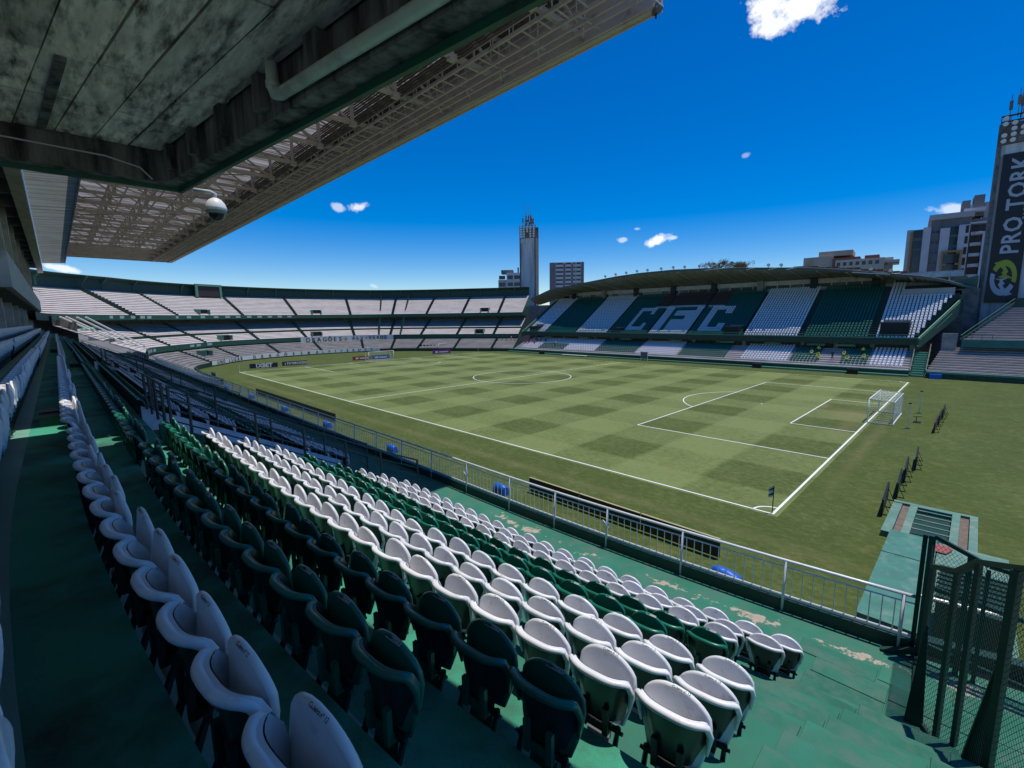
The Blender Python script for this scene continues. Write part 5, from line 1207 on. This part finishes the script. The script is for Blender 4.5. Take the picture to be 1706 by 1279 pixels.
corner_flag(-.05, .05, 'green and white striped corner flag on the near corner of the pitch', -1, 1)
corner_flag(-105, 68, 'tiny corner flag at the farthest corner of the pitch', 1, -1)
corner_flag(-105, 0, 'tiny corner flag at the left corner of the pitch', 1, 1)
def board(name, a, b, ht, m, label, group=None, thick=.09, legs=True, edge=None):
    a = Vector((*a, 0)); b = Vector((*b, 0)); d = (b-a); ln = d.length; d.normalize(); nn = Vector((-d.y, d.x, 0)); ang = atan2(d.y, d.x); c = (a+b)/2
    t = thing(name, label, 'board', c, 0, group); mb = MB(); mb.obox((c.x, c.y, ht/2+.06), (ln-.03, thick, ht-.08), rz=ang); mb.build('panel', m, t)
    if edge: mb = MB(); mb.obox((c.x, c.y, ht+.035), (ln-.02, thick+.03, .035), rz=ang); mb.build('top_edge', edge, t)
    if legs:
        for f in (.12, .5, .88):
            p = a+d*ln*f; mb = MB(); mb.bar(p+Vector((0, 0, ht*.8)), p+nn*.34+Vector((0, 0, .02)), .03); mb.bar(p+nn*.0+Vector((0, 0, .03)), p+nn*.36+Vector((0, 0, .03)), .035); mb.build('support', BLACK, t)
    return t, c, d, nn
TAN = mat('board_edge', (.40, .36, .20), .6, .1, 3)
for k, (x0, x1) in enumerate(((-4.2, -.2), (-8.15, -4.25), (-12.1, -8.2))):
    board('advertising_board', (x1, -7.0), (x0, -7.0), .95, BLKB, 'black board with a pale top edge just behind the near railing, %s from the right' % ordinal(k), 'black boards behind the near railing', edge=TAN, legs=False)
for k in range(7):
    x1 = -41-3.97*k; board('advertising_board', (x1, -6.9), (x1-3.92, -6.9), .95, BLKB, 'dark board in the long run beside the touchline near halfway, %s from the right' % ordinal(k), 'dark boards along the near touchline', legs=False)
board('advertising_board', (-92, -7.2), (-95, -7.2), 1.5, NAVY, 'small dark upright board by the railing at the far left', None)
for k, (y0, y1) in enumerate(((3.6, 7.2), (7.25, 10.8), (10.9, 14.4), (14.5, 18.0))):
    xa = 4.2+.04*(y0-3.6); xb = 4.2+.04*(y1-3.6); board('advertising_board', (xa+.12*(k % 2), y1), (xb+.12*(k % 2), y0), .98, BLKB, 'black board behind the goal line near the tunnel, %s from the tunnel' % ordinal(k), 'black boards behind the right goal line')
for k, (y0, y1) in enumerate(((28.9, 33), (33.05, 37.1), (37.15, 41.2))): board('advertising_board', (5.1+.1*k, y1), (5.1+.1*k, y0), .98, BLKB if k else mat('maroon_board', (.06, .02, .02), .5, .2, 2), '%s board behind the right goal, %s from the near end' % ('maroon-tinted' if k == 0 else 'black', ordinal(k)), 'boards directly behind the right goal')
def adboard(a, b, ht, m, label, txt, tm, size, bold=.03, legs=True, off=0.):
    t, c, d, nn = board('advertising_board', a, b, ht, m, label, 'sponsor boards behind the far goal line', legs=False); f = nn if nn.x > 0 else -nn; ex = d if d.y > 0 else -d
    if txt: text_obj(txt, size, tm, ex, (0, 0, 1), (c+f*.055+ex*off+Vector((0, 0, ht/2+.05))), t, bold=bold)
    return t, c, ex, f
adboard((-110.3, 3.4), (-109.2, 9.2), 1.15, NAVY, 'navy sponsor board with white lettering 1XBET by the far left corner', '1XBET', WPAINT, 1.25, .06)
t, c, ex, f = adboard((-110.6, 10.6), (-110.2, 16.4), 1.05, NAVY, 'dark sponsor board with small white lettering right of the 1XBET board', 'PAYBROKERS', WPAINT, .78, .02, off=.55)
mb = MB(); q = c+f*.06-ex*2.35+Vector((0, 0, .55)); mb.add([q+ex*.0+Vector((0, 0, .35)), q+ex*.35, q+Vector((0, 0, -.4)), q+ex*.12], [(0, 1, 3), (3, 1, 2)]); mb.build('mark', WPAINT, t)
def marks(t, c, ex, f, specs):
    for (o_, w_, h_, m) in specs: mb = MB(); q = c+f*.06+ex*o_+Vector((0, 0, .6)); mb.add([q-ex*w_/2+Vector((0, 0, -h_/2)), q+ex*w_/2+Vector((0, 0, -h_/2)), q+ex*(w_/2+.1)+Vector((0, 0, h_/2)), q-ex*(w_/2-.1)+Vector((0, 0, h_/2))], [(0, 1, 2, 3)]); mb.build('mark', m, t)
r_ = adboard((-110.4, 28.4), (-109.0, 33.0), 1.1, REDB, 'red sponsor board behind the far goal', None, None, 1); marks(*r_, [(-1.3, .7, .5, WPAINT), (.2, 1.6, .34, WPAINT), (1.5, .6, .34, WPAINT)])
r_ = adboard((-108.9, 33.1), (-107.6, 38.0), 1.25, BLUEB, 'bright blue sponsor board behind the far goal', None, None, 1); marks(*r_, [(-1.2, .9, .4, WPAINT), (.5, 2.0, .3, WPAINT)])
r_ = adboard((-111.0, 54.6), (-109.4, 60.4), 1.2, PURB, 'purple sponsor board right of the far goal', None, None, 1); marks(*r_, [(-1.7, .7, .6, WPAINT), (.6, 3.0, .3, WPAINT)])
# blue covers along the moat
BX = [(.66, 'bundled blue plastic cover on the grass by the near railing, rightmost'), (-13.2, 'blue plastic covered box below the railing, second from the right'), (-26.5, 'blue plastic covered box below the railing, third from the right'), (-39.5, 'blue plastic covered box below the railing, fourth from the right'), (-52, 'blue plastic covered box, fifth from the right along the moat'), (-65.5, 'pale blue covered box, sixth from the right along the moat'), (-79, 'pale blue covered box far along the moat, near the dark board')]
for k, (x, lb) in enumerate(BX):
    y = -8.45; mb = MB(); rs = random.Random(40+k); G = []
    w1 = .50 if k else .55; hz = .72 if k else .55
    prof = [(-.34, 0), (-.33, hz*.55), (-.26, hz*.96), (-.08, hz), (.16, hz*.82), (.32, hz*.42), (.36, 0)]
    for i in range(9):
        f = -1+2*i/8; e = 1-.18*abs(f)**4; G.append([(x+f*w1+rs.uniform(-.02, .02), y+py*e+rs.uniform(-.03, .03), max(0, pz*(e-.12*max(0, f)*(k == 0)*2)+rs.uniform(-.03, .03)*(pz > 0))) for py, pz in prof])
    mb.grid(G)
    for r in (G[0], G[-1]): b0 = len(mb.v); mb.add(r, [tuple(range(len(r)))])
    tag(mb.build('covered_box', TARP, smooth=True), lb, 'box', 'blue covered boxes along the moat')
# players' tunnel
tn_ = thing('players_tunnel', 'green concrete players tunnel entrance set in the grass at lower right', 'tunnel', (6.3, 0, 0))
LT = mat('pale_green_concrete', (.105, .23, .175), .75, .22, 1.6, dirt=(.30, .30, .24), dscale=1.5, dthr=.62, bump=.3)
for nm, b_ in (('side_kerb', (4.62, 5.02, .9, 5.75, .005, .30)), ('side_kerb', (7.75, 8.05, .9, 6.0, .005, .30)), ('front_kerb', (4.62, 8.05, 6.02, 6.3, .005, .26))): mb = MB(); mb.box(*b_); mb.build(nm, LT, tn_)
for nm, b_ in (('gutter', (5.03, 5.35, .9, 6.0, .003, .12)), ('gutter', (7.40, 7.74, .9, 6.0, .003, .12))): mb = MB(); mb.box(*b_); mb.build(nm, mat('brown_gravel_'+str(b_[0])[0], (.16, .125, .10), .95, .4, 6, bump=.6), tn_)
mb = MB(); mb.box(5.36, 5.68, 1.0, 6.0, .003, .34); mb.box(7.08, 7.39, 1.0, 6.0, .003, .34); mb.box(5.69, 7.07, 5.6, 6.0, .003, .34); mb.build('opening_kerb', LT, tn_)
mb = MB(); mb.box(5.69, 7.07, 1.0, 5.59, .003, .02); mb.build('opening_dark_panel', DKGREEN, tn_)  # dark green panel stands in for the shade down in the tunnel
for k in range(5): mb = MB(); y = 5.25-.75*k; mb.box(5.69, 7.07, y-.05, y+.05, .26, .30); mb.build('bar', LT, tn_)
for (y0, y1) in ((-1.9, .98), (-8.0, -1.98)):
    mb = MB(); mb.hexa([(4.95, y0, .01), (6.75, y0, .01), (6.75, y1, .01), (4.95, y1, .01), (4.98, y0, .42), (6.72, y0, .42), (6.72, y1, .42), (4.98, y1, .42)]); mb.build('cover_slab', mat('cover_teal_%d' % int(-y0), (.05, .185, .14), .65, .22, 1.5, dirt=(.15, .25, .2), dscale=2, dthr=.62), tn_)
mb = MB(); mb.prism([(6.9+.32*cos(a)*(1+.25*sin(3*a)), .1+.6*sin(a)*(1+.2*cos(2*a))) for a in [2*pi*k/14 for k in range(14)]], .40, .43); mb.build('red_paint_patch', mat('faded_red_paint', (.30, .09, .08), .8, .4, 4), tn_)
mb = MB(); mb.box(6.76, 9, -8, .9, .01, .36); mb.build('side_slab', LT, tn_)
mb = MB(); mb.box(7.0, 8.6, -9, -6, 0, 2.2);  
for k in range(9): mb.box(6.95, 8.65, -9.0+.35*k, -8.9+.35*k, 2.201, 2.26)
mb.build('louvred_hatch', DKGREEN, tn_)

# small things along the far touchline
t = thing('substitution_board_stand', 'small grey stand by the opposite touchline', 'stand', (-50, 74.6, 0)); mb = MB(); mb.box(-51, -49.2, 74.5, 74.7, .7, 2.2); mb.build('panel', GREYD, t)
for x in (-51, -49.2): mb = MB(); mb.bar((x, 74.6, 0), (x, 74.6, 2.3), .1); mb.build('leg', WPAINT, t)
for k, (x, lb) in enumerate(((-84, 'dark equipment case on the grass by the opposite wall, left'), (-24.5, 'dark equipment case on the grass below the white seats of the opposite stand'), (-8.4, 'dark equipment case on the grass below the vests of the opposite stand'))):
    mb = MB(); mb.box(x-.8, x+.8, 74.6, 75.3, 0, .8); mb.box(x-.9, x+.9, 74.55, 75.35, .802, .92); tag(mb.build('equipment_case', BLKB), lb, 'case', 'equipment cases by the opposite wall')
mb = MB(); mb.box(-76, -67.5, 74.5, 75.2, .25, .35); mb.box(-75.5, -75.3, 74.6, 75.1, 0, .25); mb.box(-68.2, -68, 74.6, 75.1, 0, .25); tag(mb.build('white_bench', WPAINT), 'low white bench lying beside the opposite touchline', 'bench')
mb = MB()
for k in range(5): mb.box(-128.2+1.3*k*.66, -127.4+1.3*k*.66, 61.5+.75*k, 61.9+.75*k, .75, 2.0)
tag(mb.build('dark_banner_row', BLACK), 'row of small dark cloths hung on the pitch wall by the far corner', 'cloth')
# white pipes running down at the far end of the near terrace
wp = thing('pipe_bundle', 'long white pipes slanting down past the far end of the near terrace', 'pipes', (-116, -21, 9))
for k, (a, b) in enumerate((((-110, -26.6, 12.2), (-121, -16.6, 6.1)), ((-110, -25.8, 12.2), (-121, -16.2, 6.1)), ((-109, -24.4, 12.1), (-121, -15.2, 6.2)), ((-109, -23.2, 12.1), (-121, -14.2, 6.2)))):
    mb = MB(); mb.tube([a, ((a[0]+b[0])/2, (a[1]+b[1])/2, (a[2]+b[2])/2-.12), b, (b[0]-1.5, b[1]+.6, b[2]-.7)], .15, 6); mb.build('pipe', WPAINT, wp)
mb = MB(); G = []
for i in range(8): f = i/7; G.append([(-114.5+.3*sin(j), -21.6-2.4*(1-f)+.3*sin(j*1.9+i), 9.85+.10*f+.32*cos(j*1.2+i*.7)*(.4+f)) for j in range(7)])
mb.grid(G); tag(mb.build('folded_flag', mat('teal_cloth', (.02, .30, .24), .6, .2, 4), smooth=True), 'teal cloth flag bundled over the slanting white pipes', 'flag')

# ================================================================ PEOPLE (tiny, across the pitch)
def person_mesh(pose):
    """one skinned body, about 1.72 m; local origin at the feet"""
    me = bpy.data.meshes.new('body')
    if pose == 'sit': J = dict(p=(0, .05, .52), c=(0, .10, .86), n=(0, .08, 1.10), h=(0, .05, 1.20), t=(0, .05, 1.36), kl=(-.12, -.36, .52), fl=(-.12, -.36, .10), tl=(-.12, -.5, .05), kr=(.12, -.36, .50), fr=(.12, -.34, .10), tr=(.12, -.48, .05), sl=(-.19, .08, 1.0), el=(-.25, -.02, .76), wl=(-.16, -.25, .62), sr=(.19, .08, 1.0), er=(.25, -.02, .76), wr=(.16, -.25, .62))
    else: J = dict(p=(0, 0, .92), c=(0, .01, 1.22), n=(0, 0, 1.46), h=(0, -.02, 1.56), t=(0, -.02, 1.72), kl=(-.1, -.03, .5), fl=(-.11, 0, .09), tl=(-.12, -.15, .04), kr=(.1, -.02, .5), fr=(.12, .02, .09), tr=(.13, -.13, .04), sl=(-.2, 0, 1.38), el=(-.27, .02, 1.1), wl=(-.25, -.1, .86), sr=(.2, 0, 1.38), er=(.27, .02, 1.1), wr=(.25, -.1, .86))
    ks = list(J); E_ = [('p', 'c'), ('c', 'n'), ('n', 'h'), ('h', 't'), ('p', 'kl'), ('kl', 'fl'), ('fl', 'tl'), ('p', 'kr'), ('kr', 'fr'), ('fr', 'tr'), ('n', 'sl'), ('sl', 'el'), ('el', 'wl'), ('n', 'sr'), ('sr', 'er'), ('er', 'wr')]
    R_ = dict(p=.15, c=.155, n=.07, h=.085, t=.085, kl=.075, fl=.05, tl=.04, kr=.075, fr=.05, tr=.04, sl=.075, el=.05, wl=.035, sr=.075, er=.05, wr=.035)
    me.from_pydata([J[k] for k in ks], [(ks.index(a), ks.index(b)) for a, b in E_], [])
    ob = bpy.data.objects.new('body', me); COL.objects.link(ob); ob.modifiers.new('skin', 'SKIN')
    for i, k in enumerate(ks): me.skin_vertices[0].data[i].radius = (R_[k], R_[k]*.8 if k in 'pc' else R_[k])
    me.skin_vertices[0].data[0].use_root = True
    ob.modifiers.new('sub', 'SUBSURF').levels = 1
    m2 = bpy.data.meshes.new_from_object(ob.evaluated_get(bpy.context.evaluated_depsgraph_get())); bpy.data.objects.remove(ob)
    return m2
PM = {'sit': person_mesh('sit'), 'stand': person_mesh('stand')}
def person(x, y, z, pose, top, rz, label, group=None):
    t = thing('person', label, 'person', (x, y, z), rz, group); me = PM[pose].copy(); me.materials.clear()
    for m in (top, DARKC, SKIN): me.materials.append(m)
    zc, zt, zh = (.56, 1.0, 1.13) if pose == 'sit' else (.95, 1.4, 1.5)
    for p in me.polygons:
        q = p.center; p.material_index = 2 if q.z > zh else (0 if q.z > zc else 1); p.use_smooth = True
    o = bpy.data.objects.new('body', me); COL.objects.link(o); o.parent = t
    mb = MB(); c = (0, .05, 1.30) if pose == 'sit' else (0, -.02, 1.66); mb.lathe([(.0, .10), (.06, .085), (.095, .04), (.098, -.02)], c, 8); h = bpy.data.objects.new('hair', mb.mesh('hair', DARKC, True)); COL.objects.link(h); h.parent = t
def lowpos(x, k): return x, 77.0+.8*k+.25, 1.15+.36*k
for i, (x, k, pose, lb) in enumerate(((-16.2, 4, 'sit', 'person in a yellow vest seated low among green seats, left'), (-15.2, 5, 'stand', 'person in a yellow vest standing by the aisle above the green seats'), (-14.9, 3, 'sit', 'person in a yellow vest seated at the aisle end of the green seats'), (-14.6, 2, 'sit', 'person in a yellow vest on the lowest seat by the grey steps'),
        (-10.8, 4, 'sit', 'person in a yellow vest seated just right of the grey steps'), (-10.0, 2, 'sit', 'person in a yellow vest seated low right of the grey steps'), (-8.0, 5, 'stand', 'person in a yellow vest standing at the top right of the green seats'), (-7.6, 3, 'sit', 'person in a yellow vest seated by the right aisle of the green seats'))):
    x, y, z = lowpos(x, k); person(x, y, z, pose, VEST, 0, lb)
person(-12.3, 78.6, 2.2, 'stand', DARKC, .4, 'person in dark clothes standing on the grey steps between green seats')
person(-82.3, 79.0, 2.3, 'stand', VEST, 0, 'person in pale yellow top standing among the green seats left of the opposite stand')
rs = random.Random(77); n = 0
RL = ['topmost', 'upper', 'middle', 'lower', 'lowest']
for k in (6, 5, 4, 3):
    for j in range(7):
        if rs.random() < .25: continue
        x, y, z = lowpos(-95.2+1.25*j+rs.uniform(-.3, .3), k)
        col_ = REDC if rs.random() < .72 else (WPAINT if rs.random() < .4 else DARKC); nm = 'red' if col_ is REDC else ('white' if col_ is WPAINT else 'dark')
        person(x, y, z, 'sit', col_, rs.uniform(-.2, .2), '%s-shirted supporter, %s from the left in the %s row of the seated group' % (nm, ordinal(j), RL[6-k]), 'supporters at the left end of the opposite stand')
for j in range(8):
    c, o_ = at_arc(138+1.6*j if 138+1.6*j < TOT else TOT-1); person(c.x+o_.x*6.5, c.y+o_.y*6.5, 3.1, 'stand', DARKC if j != 3 else WPAINT, -.8, 'standing spectator in %s under the curved middle tier, %s from the left' % ('dark' if j != 3 else 'white', ordinal(j)), 'spectators under the middle tier')
